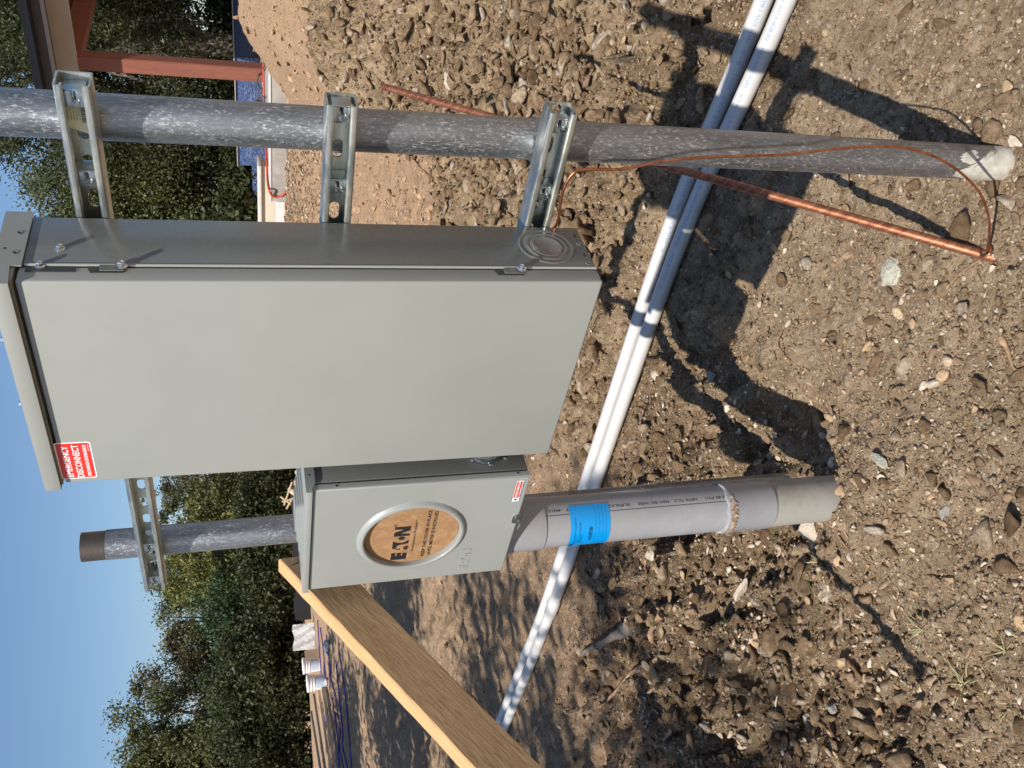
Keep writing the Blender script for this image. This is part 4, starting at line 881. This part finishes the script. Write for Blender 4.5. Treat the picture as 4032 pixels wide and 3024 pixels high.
def leaf(px, py, wpx, label, ang):
    p = gpt(px, py, .006); s = wpx/FPX*float(np.dot(p-CAM, FW))/2; bm = bmesh.new(); c = []
    for i in range(9):
        t = i/8; wd = math.sin(math.pi*min(1, t*1.02))**.8*.45*s+.0002; x_ = (t*2-1)*s
        c.append([bm.verts.new((x_, -wd, .22*wd+.12*s*t*t)), bm.verts.new((x_, 0, .10*s*t*t)), bm.verts.new((x_, wd, .28*wd+.12*s*t*t))])
    for a, b in zip(c, c[1:]):
        for q in range(2): bm.faces.new((a[q], a[q+1], b[q+1], b[q]))
    bmesh.ops.transform(bm, matrix=Matrix.Translation(p) @ Matrix.Rotation(rad(ang), 4, 'Z') @ Matrix.Rotation(rad(14), 4, 'X'), verts=bm.verts)
    o = fin('dead_leaf', bm, M_DLEAF, None, 60); tag(o, label, 'leaf', 'fallen leaves on the dirt')
leaf(3480, 2820, 80, 'large brown dead leaf in the shade at the bottom edge', 40); leaf(3352, 2298, 44, 'curled orange brown leaf beside the pale stones', 10)
leaf(3345, 820, 44, 'yellowish leaf fragment on the dirt between the post and the copper rod', 80); leaf(3455, 1010, 40, 'small olive leaf next to the greenish mortar lump', 60); leaf(2985, 1080, 34, 'small green brown leaf at the lower tip of the cabinet shadow', 20)

# ================================================================== background
def pd(px, py, dist):
    r = ray(px, py); return CAM+r*(dist/math.hypot(r[0], r[1]))
# ---- pavilion
C0 = Vector((-5.25, 11.35, .09)); u1 = Vector((1, 0, 0)); u2 = Vector((0, 1, 0)); up = Vector((0, 0, 1))
pav = thing('pavilion', 'red-stained timber pavilion with a dark metal roof edge', 'pavilion', C0)
def obox(name, o0, a, la, b, lb, c, lc, mt, parent, bev=.006):
    """box from corner o0 along unit vectors a, b, c"""
    bm = bmesh.new(); bmesh.ops.create_cube(bm, size=1)
    if bev: bmesh.ops.bevel(bm, geom=bm.edges[:], offset=bev/max(la, lb, lc), segments=1, affect='EDGES') if False else None
    for v_ in bm.verts: v_.co = o0+a*(la*(v_.co.x+.5))+b*(lb*(v_.co.y+.5))+c*(lc*(v_.co.z+.5))
    if bev: bmesh.ops.bevel(bm, geom=bm.edges[:], offset=bev, segments=2, affect='EDGES')
    return fin(name, bm, mt, parent, 30)
M_ROOF = mat('dark_roof_metal', (.012, .012, .014), .35, .3); M_FASCIA = mat('dark_fascia', (.045, .035, .032), .6); M_BEIGE = speck('beige_trim', (0.400, 0.344, 0.288), (0.432, 0.376, 0.320), 3, .7, .001)
L1_, L2_ = 5.2, 4.6; PW = .20
for i, (a, b) in enumerate(((0, 0), (L1_, 0), (0, L2_), (L1_, L2_))): obox('post', C0+u1*a+u2*b-up*.05, u1, PW, u2, PW, up, 2.5, M_REDWOOD, pav, .01)
zb = Vector((0, 0, 2.39))
obox('near_beam', C0+zb-u1*.02-u2*.02, u1, L1_+.5, u2, .06, up, .27, M_BEIGE, pav); obox('side_beam', C0+zb+u2*.05-u1*.02-up*.02, u2, L2_+.3, u1, .16, up, .26, M_REDWOOD, pav)
obox('far_beam', C0+zb+u2*(L2_+.02)-u1*.1, u1, L1_+.5, u2, .16, up, .28, M_REDWOOD, pav); obox('end_beam', C0+zb+u1*(L1_+.02)+u2*.15, u2, L2_, u1, .16, up, .26, M_REDWOOD, pav)
obox('ceiling', C0+zb+up*.26-u1*.1+u2*.1, u1, L1_+.4, u2, L2_+.2, up, .04, M_REDWOOD, pav)
obox('fascia', C0+zb+up*.17-u1*.16-u2*.58, u1, L1_+.7, u2, .05, up, .20, M_FASCIA, pav); obox('gutter', C0+zb+up*.33-u1*.22-u2*.68, u1, L1_+.8, u2, .10, up, .09, M_ROOF, pav, .02)
obox('soffit', C0+zb+up*.275-u1*.1-u2*.56, u1, L1_+.6, u2, .54, up, .02, M_FASCIA, pav); obox('roof', C0+zb+up*.39-u1*.22-u2*.66, u1, L1_+.8, u2, L2_+1.1, up, .06, M_ROOF, pav); obox('side_fascia', C0+zb+up*.27-u1*.12-u2*.05, u2, L2_+.3, u1, .05, up, .20, M_FASCIA, pav)
# ---- slab under it
def wall_px(name, pts, zt_, zb_, thick, mt, label, cat, parent=None, kind=None):
    """upright wall whose foot line runs through given plan points"""
    bm = bmesh.new(); A = [Vector((p[0], p[1], 0)) for p in pts]; d = (A[-1]-A[0]).normalized(); n = Vector((-d.y, d.x, 0))
    if n.dot(A[0]-Vector((CAM[0], CAM[1], 0))) < 0: n = -n
    poly = [(p.x, p.y) for p in A]+[((p+n*thick).x, (p+n*thick).y) for p in reversed(A)]
    add_prism(bm, poly, lambda a, b: (a, b, zb_), (0, 0, zt_-zb_)); bmesh.ops.bevel(bm, geom=bm.edges[:], offset=.006, segments=2, affect='EDGES')
    o = fin(name, bm, mt, parent, 30)
    if label: tag(o, label, cat, kind=kind)
    return o
M_CONC = speck('concrete', (0.288, 0.264, 0.232), (0.368, 0.344, 0.304), 7, .9, .003); M_COPING = speck('pale_coping', (0.592, 0.576, 0.544), (0.528, 0.504, 0.464), 6, .8, .001); M_BLOCK = speck('cream_block', (0.496, 0.432, 0.320), (0.544, 0.488, 0.384), 3, .9, .002)
slab = None
def wbox(name, lo, hi, mt, parent, label=None, cat=None):
    bm = bmesh.new(); add_box(bm, lo, hi, .006, 2); o = fin(name, bm, mt, parent, 30)
    if label: tag(o, label, cat)
    return o
slab = wbox('patio_slab', (-5.75, 9.06, -.5), (3.5, 15.0, .075), M_CONC, None); slab['kind'] = 'structure'
wbox('slab_edging', (-5.76, 9.05, .075), (3.5, 9.5, .095), M_COPING, slab)
tl = mat('blue_mosaic', (.1, .2, .5), .25, coat=.3); k = N(tl); v = k.coord((1, 1, 3.2)); vc = k.vor(v, 26, out='Color', rnd=.9); sp_ = k.n('ShaderNodeSeparateColor'); k.l(vc, sp_.inputs[0])
k.col(k.ramp(sp_.outputs[0], [(0, (.022, .035, .09)), (.3, (.05, .075, .17)), (.8, (.08, .12, .25)), (1, (.17, .23, .36))])); k.bump(k.vor(v, 22, feat='DISTANCE_TO_EDGE'), .001, .3)
spa = thing('raised_spa', 'raised pool wall clad in small blue mosaic tiles behind the pavilion post', 'pool wall', (-6.5, 13.5, .08))
wbox('tiled_face', (-7.89, 13.5, -.2), (-5.88, 14.1, .455), tl, spa); M_TILE_SHADED = mat('shaded_tile', (.012, .018, .045), .3)  # near-black blue puts shade into the colour of this stretch of tile
wbox('shaded_tile_face', (-5.87, 13.49, -.2), (-2.5, 14.1, .455), M_TILE_SHADED, spa); wbox('tile_cap', (-7.90, 13.47, .457), (-2.4, 14.15, .475), M_CONC, spa)
wbox('low_pool_wall', (-15.5, 15.0, -.3), (-8.2, 15.3, .19), tl, None, 'long low blue tiled wall beyond the cream retaining wall', 'pool wall')
rw = thing('retaining_wall', 'cream block retaining wall with a bright white coping', 'wall', (-9, 12.1, -.06))
wbox('blocks', (-12.5, 12.05, -.5), (-7.03, 12.3, .105), M_BLOCK, rw); wbox('coping', (-12.5, 12.0, .108), (-7.0, 12.36, .165), M_COPING, rw)
wbox('white_footing', (-7.6, 9.12, -.4), (-5.80, 9.5, .012), M_COPING, None, 'smooth white footing beside the end of the grey slab', 'footing')
# ---- cables
M_REDC = mat('red_cable', (.50, .06, .03), .5); M_BLKC = mat('dark_cable', (.06, .055, .05), .5)
def cable(name, pts, r, mt, label, cat='cable'):
    bm = bmesh.new(); add_tube(bm, smooth_path([pd(a, b, c) for a, b, c in pts], 8), r, 8); o = fin(name, bm, mt, None, 60); tag(o, label, cat)
def cable3(name, pts, r, mt, label, cat='cable'):
    bm = bmesh.new(); add_tube(bm, smooth_path(pts, 8), r, 8); o = fin(name, bm, mt, None, 60); tag(o, label, cat)
def sl(px_, py_, up_=.012): p = zpl(px_, py_, .095+up_); return (p[0], p[1], .095+up_)
fy = lambda px_, py_: tuple(ypl(px_, py_, 9.03))
cable3('red_cable', [sl(1036, 150), sl(1037, 230), sl(1040, 420), sl(1046, 560), sl(1050, 640), sl(1053, 700), fy(1059, 745), fy(1072, 771), fy(1092, 776), fy(1112, 768), fy(1126, 752)], .014, M_REDC, 'red cable trailing along the slab and hooking down over its end')
pp = lambda px_, py_: tuple(ypl(px_, py_, 11.25))
cable3('dark_cable', [sl(1041, 100), sl(1042, 180), sl(1043, 250), pp(1030, 285), pp(1017, 300), pp(1014, 325), pp(1022, 345), pp(1033, 350), pp(1020, 378), pp(1010, 392), pp(1030, 398), sl(1040, 380), sl(1041, 420)], .012, M_BLKC, 'dark hose looped around the foot of the pavilion post', 'hose')
# ---- lumber, buckets, sheet and lines on the far left ground
def gd(px, py, dist): p = pd(px, py, dist); p[2] = gz(p[0], p[1]); return p
def bucket(px, py, dist, label, ang):
    p = Vector(gd(px, py, dist)); t = thing('white_bucket', label, 'bucket', p, 'white plastic buckets by the lumber'); r0, r1, h = .13, .15, .36
    bm = bmesh.new(); add_lathe(bm, p, (0, 0, 1), [(.001, .002), (r0, 0), (r0+.003, .01), (r1-.006, h*.62), (r1+.006, h*.63), (r1+.006, h*.66), (r1-.004, h*.67), (r1-.002, h*.76), (r1+.010, h*.77), (r1+.010, h*.80), (r1, h*.81), (r1+.002, h*.9)], 40); fin('body', bm, M_BUCK, t, 40)
    bm = bmesh.new(); add_lathe(bm, p, (0, 0, 1), [(r1+.012, h*.9), (r1+.016, h*.92), (r1+.016, h), (r1+.006, h+.004), (r1-.012, h-.01), (.001, h-.01)], 40); fin('lid', bm, M_BUCK, t, 40)
    bm = bmesh.new(); a0 = math.degrees(math.atan2(CAM[1]-p.y, CAM[0]-p.x))
    R_ = [[bm.verts.new((p.x+(rr_)*math.cos(rad(a0-50+100*q/12)), p.y+rr_*math.sin(rad(a0-50+100*q/12)), p.z+z_)) for q in range(13)] for z_, rr_ in ((.06, r0+.009), (.20, r0+.016))]
    for q in range(12): bm.faces.new((R_[0][q], R_[0][q+1], R_[1][q+1], R_[1][q]))
    fin('paper_label', bm, mat('bucket_label', (.45, .52, .62), .6) if 'bucket_label' not in bpy.data.materials else bpy.data.materials['bucket_label'], t, 60)
M_BUCK = mat('white_plastic', (.78, .77, .75), .4)
bucket(1232, 2618, 19.0, 'white lidded bucket on the dirt, the one farther from the lumber stack', 0); bucket(1238, 2688, 18.0, 'white lidded bucket standing at the end of the lumber stack', 20)
bm = bmesh.new(); A = Vector(gd(1228, 2452, 20)); B_ = Vector(gd(1228, 2556, 20)); n = 14; ca = []
for i in range(n+1):
    row = []
    for j in range(7):
        t = i/n; s_ = j/6; p = A.lerp(B_, t)+Vector((0, 0, .46*(1-s_)+.02*math.sin(t*9)))+(A-Vector(CAM)).normalized()*(.25*(1-s_)+.05*math.sin(t*17+s_*6)); row.append(bm.verts.new(p))
    ca.append(row)
for a, b in zip(ca, ca[1:]):
    for j in range(6): bm.faces.new((a[j], a[j+1], b[j+1], b[j]))
r = bmesh.ops.solidify(bm, geom=bm.faces[:], thickness=.02); o = fin('plastic_sheet', bm, M_BUCK, None, 50); tag(o, 'crumpled white plastic sheet draped at the far edge of the clearing', 'plastic sheet')
def board(a, b, h, wd, mt, label, grp='boards stacked at the clearing edge', lift=0):
    A = Vector(gd(*a)); B_ = Vector(gd(*b)); A.z += lift; B_.z += lift; d = (B_-A); L_ = d.length; d.normalize(); s_ = Vector((-d.y, d.x, 0)).normalized(); o = obox('board', A, d, L_, s_, wd, s_.cross(d) if s_.cross(d).z > 0 else d.cross(s_), h, mt, None, .004); tag(o, label, 'board', grp)
board((1238, 2560, 19.6), (1236, 2625, 19.4), .26, .04, M_PALEWOOD, 'short pale board standing between the white sheet and the buckets')
board((1243, 2715, 18.0), (1285, 3100, 15.6), .045, .14, M_GREYWOOD, 'lowest grey board of the lumber stack'); board((1236, 2705, 18.2), (1278, 3110, 15.8), .045, .14, M_PALEWOOD, 'orange tinted board in the middle of the lumber stack', lift=.05)
board((1230, 2712, 18.4), (1272, 3080, 16.0), .045, .13, M_PALEWOOD, 'pale top board of the lumber stack', lift=.11); board((1224, 2750, 18.6), (1264, 3090, 16.3), .04, .10, M_GREYWOOD, 'grey board lying askew on top of the stack', lift=.17)
board((1222, 2815, 19.2), (1255, 3060, 17.2), .04, .09, M_GREYWOOD, 'thin grey board at the back of the stack', lift=.20)
M_PURP = mat('purple_tubing', (.045, .02, .22), .5)
for i, (x0_, x1_, y0_) in enumerate([(1255, 1310, 2440), (1270, 1325, 2470), (1292, 1362, 2500), (1312, 1382, 2600), (1332, 1388, 2600), (1350, 1410, 2560)]):
    pts = []; rs = random.Random(i)
    for q in range(9):
        t = q/8; y_ = y0_+(3150-y0_)*t; x_ = x0_+(x1_-x0_)*t+rs.uniform(-2, 2); p = gp(x_, y_); pts.append((p[0], p[1], gsurf(p[0], p[1])+.03))
    bm = bmesh.new(); add_tube(bm, smooth_path(pts, 6), .011, 8); o = fin('purple_line', bm, M_PURP, None, 60)
    tag(o, ['purple tube farthest from the rack, ending by the white sheet', 'second purple tube counted from the far edge of the trench', 'purple tube passing the pale torn sack', 'fourth purple tube, starting beside the small grey sack', 'fifth purple tube, starting short beside the fourth', 'purple tube nearest the rack'][i], 'tube', 'purple tubes laid along the trench')
def lump(name, px, py, wpx, mt, label, cat, asp=(1, .6, .4)):
    p = gpt(px, py); s = wpx/FPX*float(np.dot(p-CAM, FW))/2; bm = bmesh.new(); bmesh.ops.create_icosphere(bm, subdivisions=4, radius=1)
    from mathutils import noise as mn
    for v_ in bm.verts: c = v_.co*(1+.35*mn.noise(v_.co*1.6+Vector((px, 0, 0)))+.12*mn.noise(v_.co*5)); v_.co = Vector((c.x*asp[0]*s, c.y*asp[1]*s, c.z*asp[2]*s+s*asp[2]*.6))+Vector(p)
    o = fin(name, bm, mt, None, 60); tag(o, label, cat)
M_SACK = mat('grey_plastic_sack', (.34, .35, .36), .5)
lump('torn_sack', 1300, 2548, 62, M_SACK, 'pale torn sack lying in the trench behind the timber brace', 'sack', (1, .9, .5)); lump('small_sack', 1291, 2685, 46, M_SACK, 'small grey sack beside the purple tubes', 'sack', (1, .6, .5))
lump('dirt_clod', 1286, 2782, 52, M_ROCK['brown'], 'big dark clod sitting on the purple tubes', 'clod', (1, .8, .7))
bm = bmesh.new(); pts = [gd(1215, y_, 21.5) for y_ in range(1900, 2470, 60)]; prev = None
for i, p in enumerate(pts):
    a = Vector(p)-Vector((0, 0, .05)); h_ = .40+.04*math.sin(i*1.7); q = Vector((.03*math.sin(i*2.2), 0, 0)); cur = [bm.verts.new(a), bm.verts.new(a+Vector((0, 0, h_))+q), bm.verts.new(a+Vector((0, .02, h_))+q), bm.verts.new(a+Vector((0, .02, 0)))]
    if prev:
        for j in range(4): bm.faces.new((prev[j], prev[(j+1) % 4], cur[(j+1) % 4], cur[j]))
    prev = cur
o = fin('silt_fence', bm, mat('black_silt_fabric', (.02, .021, .024), .4), None, 60); tag(o, 'low black silt fence at the edge of the clearing behind the meter box', 'silt fence')
# scrap pile behind the meter box
rs = random.Random(3)
base = gd(1222, 1960, 17.0); t = thing('scrap_pile', 'heap of splintered pale lumber scraps seen just above the meter box', 'scrap pile', base)
bm = bmesh.new()
dpl = Vector((RT[0], RT[1], 0)).normalized()
for i in range(60):
    c = Vector(base)+dpl*rs.uniform(-1.2, .55)+Vector((0, 0, rs.uniform(0, .40)))+Vector((FW[0], FW[1], 0)).normalized()*rs.uniform(-.25, .35); ln = rs.uniform(.15, .6); d = Vector((rs.gauss(0, 1), rs.gauss(0, 1), rs.gauss(0, .45))).normalized()
    a = c-d*ln/2; u_, v_ = frame(d); g = bmesh.new(); bmesh.ops.create_cube(g, size=1)
    for q in g.verts: q.co = c+d*ln*q.co.x+u_*rs.choice([.09, .05])*q.co.y+v_*.035*q.co.z
    merge(bm, g)
for a, b in (((1150, 1898), (1118, 1990)), ((1110, 1975), (1150, 1965)), ((1105, 1955), (1145, 1985)), ((1128, 2005), (1152, 1960))): add_tube(bm, [pd(*a, 17), pd(*b, 17)], .02, 6)
fin('scraps', bm, M_PALEWOOD, t, 30)
bm = bmesh.new(); add_prism(bm, [(-.95, 0), (.75, 0), (.72, .22), (-.90, .30)], lambda a, b: tuple(Vector(gd(1215, 1990, 16.4))+dpl*a+Vector((0, 0, b+.12))), Vector((FW[0], FW[1], 0)).normalized()*.03); fin('plywood_sheet', bm, M_PALEWOOD, t, 30)

# ================================================================== trees
def leafmat(name, cols, rough=.55):
    m = mat(name, cols[0], rough, spec=.35); k = N(m); g = k.n('ShaderNodeNewGeometry'); c = k.ramp(g.outputs['Random Per Island'], [(i/(len(cols)-1), q) for i, q in enumerate(cols)]); k.col(c)
    tr = k.n('ShaderNodeBsdfTranslucent'); mx = k.n('ShaderNodeMixShader'); mx.inputs[0].default_value = .22; k.l(c, tr.inputs[0]); out = [x for x in k.t.nodes if x.type == 'OUTPUT_MATERIAL'][0]
    k.l(k.b.outputs[0], mx.inputs[1]); k.l(tr.outputs[0], mx.inputs[2]); k.l(mx.outputs[0], out.inputs[0]); return m
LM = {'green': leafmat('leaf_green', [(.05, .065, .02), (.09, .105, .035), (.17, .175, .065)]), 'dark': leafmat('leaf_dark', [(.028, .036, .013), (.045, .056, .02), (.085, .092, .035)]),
 'yellow': leafmat('leaf_yellow', [(.09, .105, .028), (.16, .17, .045), (.27, .25, .08)]), 'olive': leafmat('leaf_olive', [(.075, .072, .03), (.125, .11, .048), (.19, .155, .07)]),
 'cedar': leafmat('leaf_cedar', [(.035, .07, .026), (.05, .095, .036), (.07, .115, .045)]), 'brown': leafmat('leaf_brown', [(.13, .10, .065), (.19, .145, .095), (.15, .13, .075)])}
def crown_mesh(name, seed, clumps, ell, leaves, ls, mt, hollow=.45, cr=.42):
    r = np.random.default_rng(seed); V = []; cents = []
    n = 0
    while len(cents) < clumps:
        d = r.normal(size=3); d /= np.linalg.norm(d); q = hollow+(1-hollow)*r.random()**.6
        p = d*q*(1+.18*math.sin(d[0]*5+seed)+.15*math.cos(d[1]*6+d[2]*4)); cents.append(p*np.array(ell))
    for c in cents:
        k_ = int(leaves*(.5+r.random())); rad_ = cr*(.6+.8*r.random()); P = c+r.normal(size=(k_, 3))*rad_*np.array([.55, .55, .38]); V.append(P)
    P = np.concatenate(V); n = len(P); nrm = r.normal(size=(n, 3))+np.array([0, 0, .5]); nrm /= np.linalg.norm(nrm, axis=1)[:, None]; a = np.cross(nrm, r.normal(size=(n, 3))); a /= np.linalg.norm(a, axis=1)[:, None]; b = np.cross(nrm, a)
    s = ls*(.6+.8*r.random((n, 1))); q = np.stack([P-a*s, P-b*s*.5+nrm*s*.12, P+a*s, P+b*s*.5+nrm*s*.12], 1).reshape(-1, 3)
    F_ = np.arange(n*4).reshape(-1, 4); return mesh_np(name, q, F_, mt), cents
def tree(name, px, dist, xtop, wpx, kind, label, seed, clumps=90, leaves=150, ls=.10, hollow=.4, zlow=.35, group='trees at the edge of the clearing', pos=None, ht=None, rad_=None, limbs=14, cr=.45):
    if pos is None:
        b = pd(1000, px, dist); b[2] = gz(b[0], b[1])-.1; top = float(pd(xtop, px, dist)[2]); rad_ = wpx/FPX*dist/2*1.03
    else: b = np.array([pos[0], pos[1], gz(pos[0], pos[1])]); top = b[2]+ht
    h = top-b[2]; zc = b[2]+h*(zlow+1)/2; ez = h*(1-zlow)/2
    t = thing(name, label, 'tree' if 'bush' not in name else 'bush', b, group)
    me_, cents = crown_mesh('crown', seed, clumps, (rad_, rad_, ez), leaves, ls, LM[kind], hollow, cr)
    o = bpy.data.objects.new('crown', me_); sc.collection.objects.link(o); o.parent = t; o.location = (0, 0, zc-b[2]); WO[o] = np.array([b[0], b[1], zc])
    bm = bmesh.new(); r = random.Random(seed); lean = Vector((r.uniform(-.3, .3), r.uniform(-.3, .3), 0)); tr = .03*h*.8
    tk = [Vector(b)+lean*(q/5)**1.5*h*.2+Vector((0, 0, h*.62*q/5)) for q in range(6)]; add_tube(bm, tk, [tr*(1.25-.16*q) for q in range(6)], 10)
    for i in range(limbs):
        c = Vector(cents[(i*7) % len(cents)])+Vector((b[0], b[1], zc)); s0 = tk[1+i % 4]; mid = s0.lerp(c, .5)+Vector((0, 0, .12*h*r.random())); add_tube(bm, smooth_path([s0, mid, c], 4), [tr*.55*(1-.09*q) for q in range(9)], 6)
    fin('trunk', bm, M_BARK, t, 60); return t
TR = [(1880, 33, 560, 260, 'olive', 'olive_tree', 'olive green tree top showing between the cabinet edge and the top strut'),
 (2010, 30, 640, 230, 'green', 'green_tree', 'mid green tree right behind the left steel post, on its right side'),
 (2180, 28, 640, 330, 'yellow', 'bright_tree', 'bright yellow green tree behind the left steel post'),
 (2290, 31, 590, 220, 'green', 'green_tree', 'green tree poking above the bright yellow green tree'),
 (2400, 26.5, 790, 230, 'cedar', 'cedar_tree', 'small deep green cedar at the low notch of the treeline'),
 (2440, 32, 640, 200, 'brown', 'brown_tree', 'brownish thin tree behind the small cedar'),
 (2560, 31, 570, 230, 'olive', 'olive_tree', 'olive and brown tree with pale bare twigs left of the notch'),
 (2680, 33, 520, 200, 'brown', 'bare_tree', 'half bare greyish tree sticking up between olive trees'),
 (2800, 29, 455, 300, 'green', 'green_tree', 'tallest dark green tree near the bottom edge of the photo'),
 (2930, 31, 520, 220, 'yellow', 'bright_tree', 'yellowish tree below the tallest green one, at the bottom edge'),
 (3060, 30, 500, 260, 'green', 'green_tree', 'green tree cut by the bottom edge of the photo'),
 (3300, 30, 480, 320, 'green', 'green_tree', 'green tree just past the bottom edge'),
 (1060, 27, 420, 330, 'green', 'green_tree', 'green tree hidden behind the right part of the cabinet'),
 (1330, 29, 480, 360, 'olive', 'olive_tree', 'olive tree hidden behind the middle of the cabinet'),
 (1620, 30, 540, 360, 'green', 'green_tree', 'green tree hidden behind the left part of the cabinet')]
for i, (py, ds, xt, wp_, kd, nm, lb) in enumerate(TR): tree(nm, py, ds, xt, wp_, kd, lb, 40+i, clumps=95 if kd != 'brown' else 46, leaves=260 if kd != 'brown' else 110, ls=.050 if kd != 'cedar' else .040, zlow=.12, limbs=14 if kd != 'brown' else 34, hollow=.5, cr=.34)
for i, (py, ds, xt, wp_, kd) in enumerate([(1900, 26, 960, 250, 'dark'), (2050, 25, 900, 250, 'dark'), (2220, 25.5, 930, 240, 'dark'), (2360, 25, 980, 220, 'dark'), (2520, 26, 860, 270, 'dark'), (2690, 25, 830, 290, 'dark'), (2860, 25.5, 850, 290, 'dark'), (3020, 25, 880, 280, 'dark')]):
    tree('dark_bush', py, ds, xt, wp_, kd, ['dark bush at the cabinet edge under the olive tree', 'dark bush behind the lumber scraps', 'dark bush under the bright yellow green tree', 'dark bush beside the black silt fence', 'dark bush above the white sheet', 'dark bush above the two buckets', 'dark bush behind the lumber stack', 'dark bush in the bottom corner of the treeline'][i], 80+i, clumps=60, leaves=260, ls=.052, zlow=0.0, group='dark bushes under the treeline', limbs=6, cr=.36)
tree('oak_tree', 790, 21, 130, 620, 'green', 'leafy green oak between the right steel post and the cabinet', 120, clumps=220, leaves=560, ls=.034, zlow=.10, hollow=.3, group='oaks behind the pavilion', limbs=26, cr=.5)
tree('oak_tree', 560, 23, 430, 360, 'olive', 'lower olive oak showing just left of the pavilion post', 124, clumps=110, leaves=480, ls=.036, zlow=.08, hollow=.3, group='oaks behind the pavilion', limbs=16)
tree('oak_tree', 180, 19, -900, 1000, 'dark', 'large dark oak with grey limbs seen beneath and above the pavilion roof', 121, clumps=230, leaves=560, ls=.034, zlow=.04, hollow=.35, group='oaks behind the pavilion', limbs=60, cr=.55)
tree('oak_tree', -350, 21, -700, 900, 'green', 'big green oak past the top edge behind the pavilion', 122, clumps=240, leaves=150, ls=.075, zlow=.05, hollow=.3, group='oaks behind the pavilion', limbs=30, cr=.6)
for i, (py, ds, xt, wp_) in enumerate([(930, 19, 880, 260), (700, 20, 900, 280), (470, 21, 870, 260), (300, 20, 860, 240), (120, 20, 850, 260)]): tree('dark_bush', py, ds, xt, wp_, 'dark', ['dark bush at the right edge of the cabinet', 'dark bush above the low blue wall', 'dark bush beside the pavilion post', 'dark bush over the mosaic wall', 'dark bush over the shaded stretch of tile'][i], 95+i, clumps=60, leaves=150, ls=.07, zlow=0, group='dark bushes under the oaks', limbs=6)
# trees behind the viewer that throw the dappled shade
tree('shade_tree', 0, 0, 0, 0, 'dark', 'tree behind the viewer shading the stones at the bottom', 130, clumps=44, leaves=150, ls=.07, pos=(-1.35, -5.0), ht=6.6, rad_=1.2, zlow=.62, hollow=.0, group='trees behind the viewer', cr=.36, limbs=12)
tree('shade_tree', 0, 0, 0, 0, 'dark', 'tree left of the viewer shading the trench', 131, clumps=80, leaves=110, ls=.09, pos=(-7.0, -1.3), ht=7.5, rad_=2.5, zlow=.5, hollow=.1, group='trees behind the viewer', cr=.5, limbs=12)
tree('shade_tree', 0, 0, 0, 0, 'dark', 'farther tree left of the viewer shading the lumber', 132, clumps=70, leaves=110, ls=.09, pos=(-12.3, .3), ht=7.5, rad_=2.3, zlow=.5, hollow=.1, group='trees behind the viewer', cr=.5, limbs=12)
tree('shade_tree', 0, 0, 0, 0, 'dark', 'thin tree left of the viewer dappling the white pipes', 133, clumps=30, leaves=90, ls=.06, pos=(-3.2, -3.3), ht=6.4, rad_=1.5, zlow=.62, hollow=.0, group='trees behind the viewer', cr=.42, limbs=12)
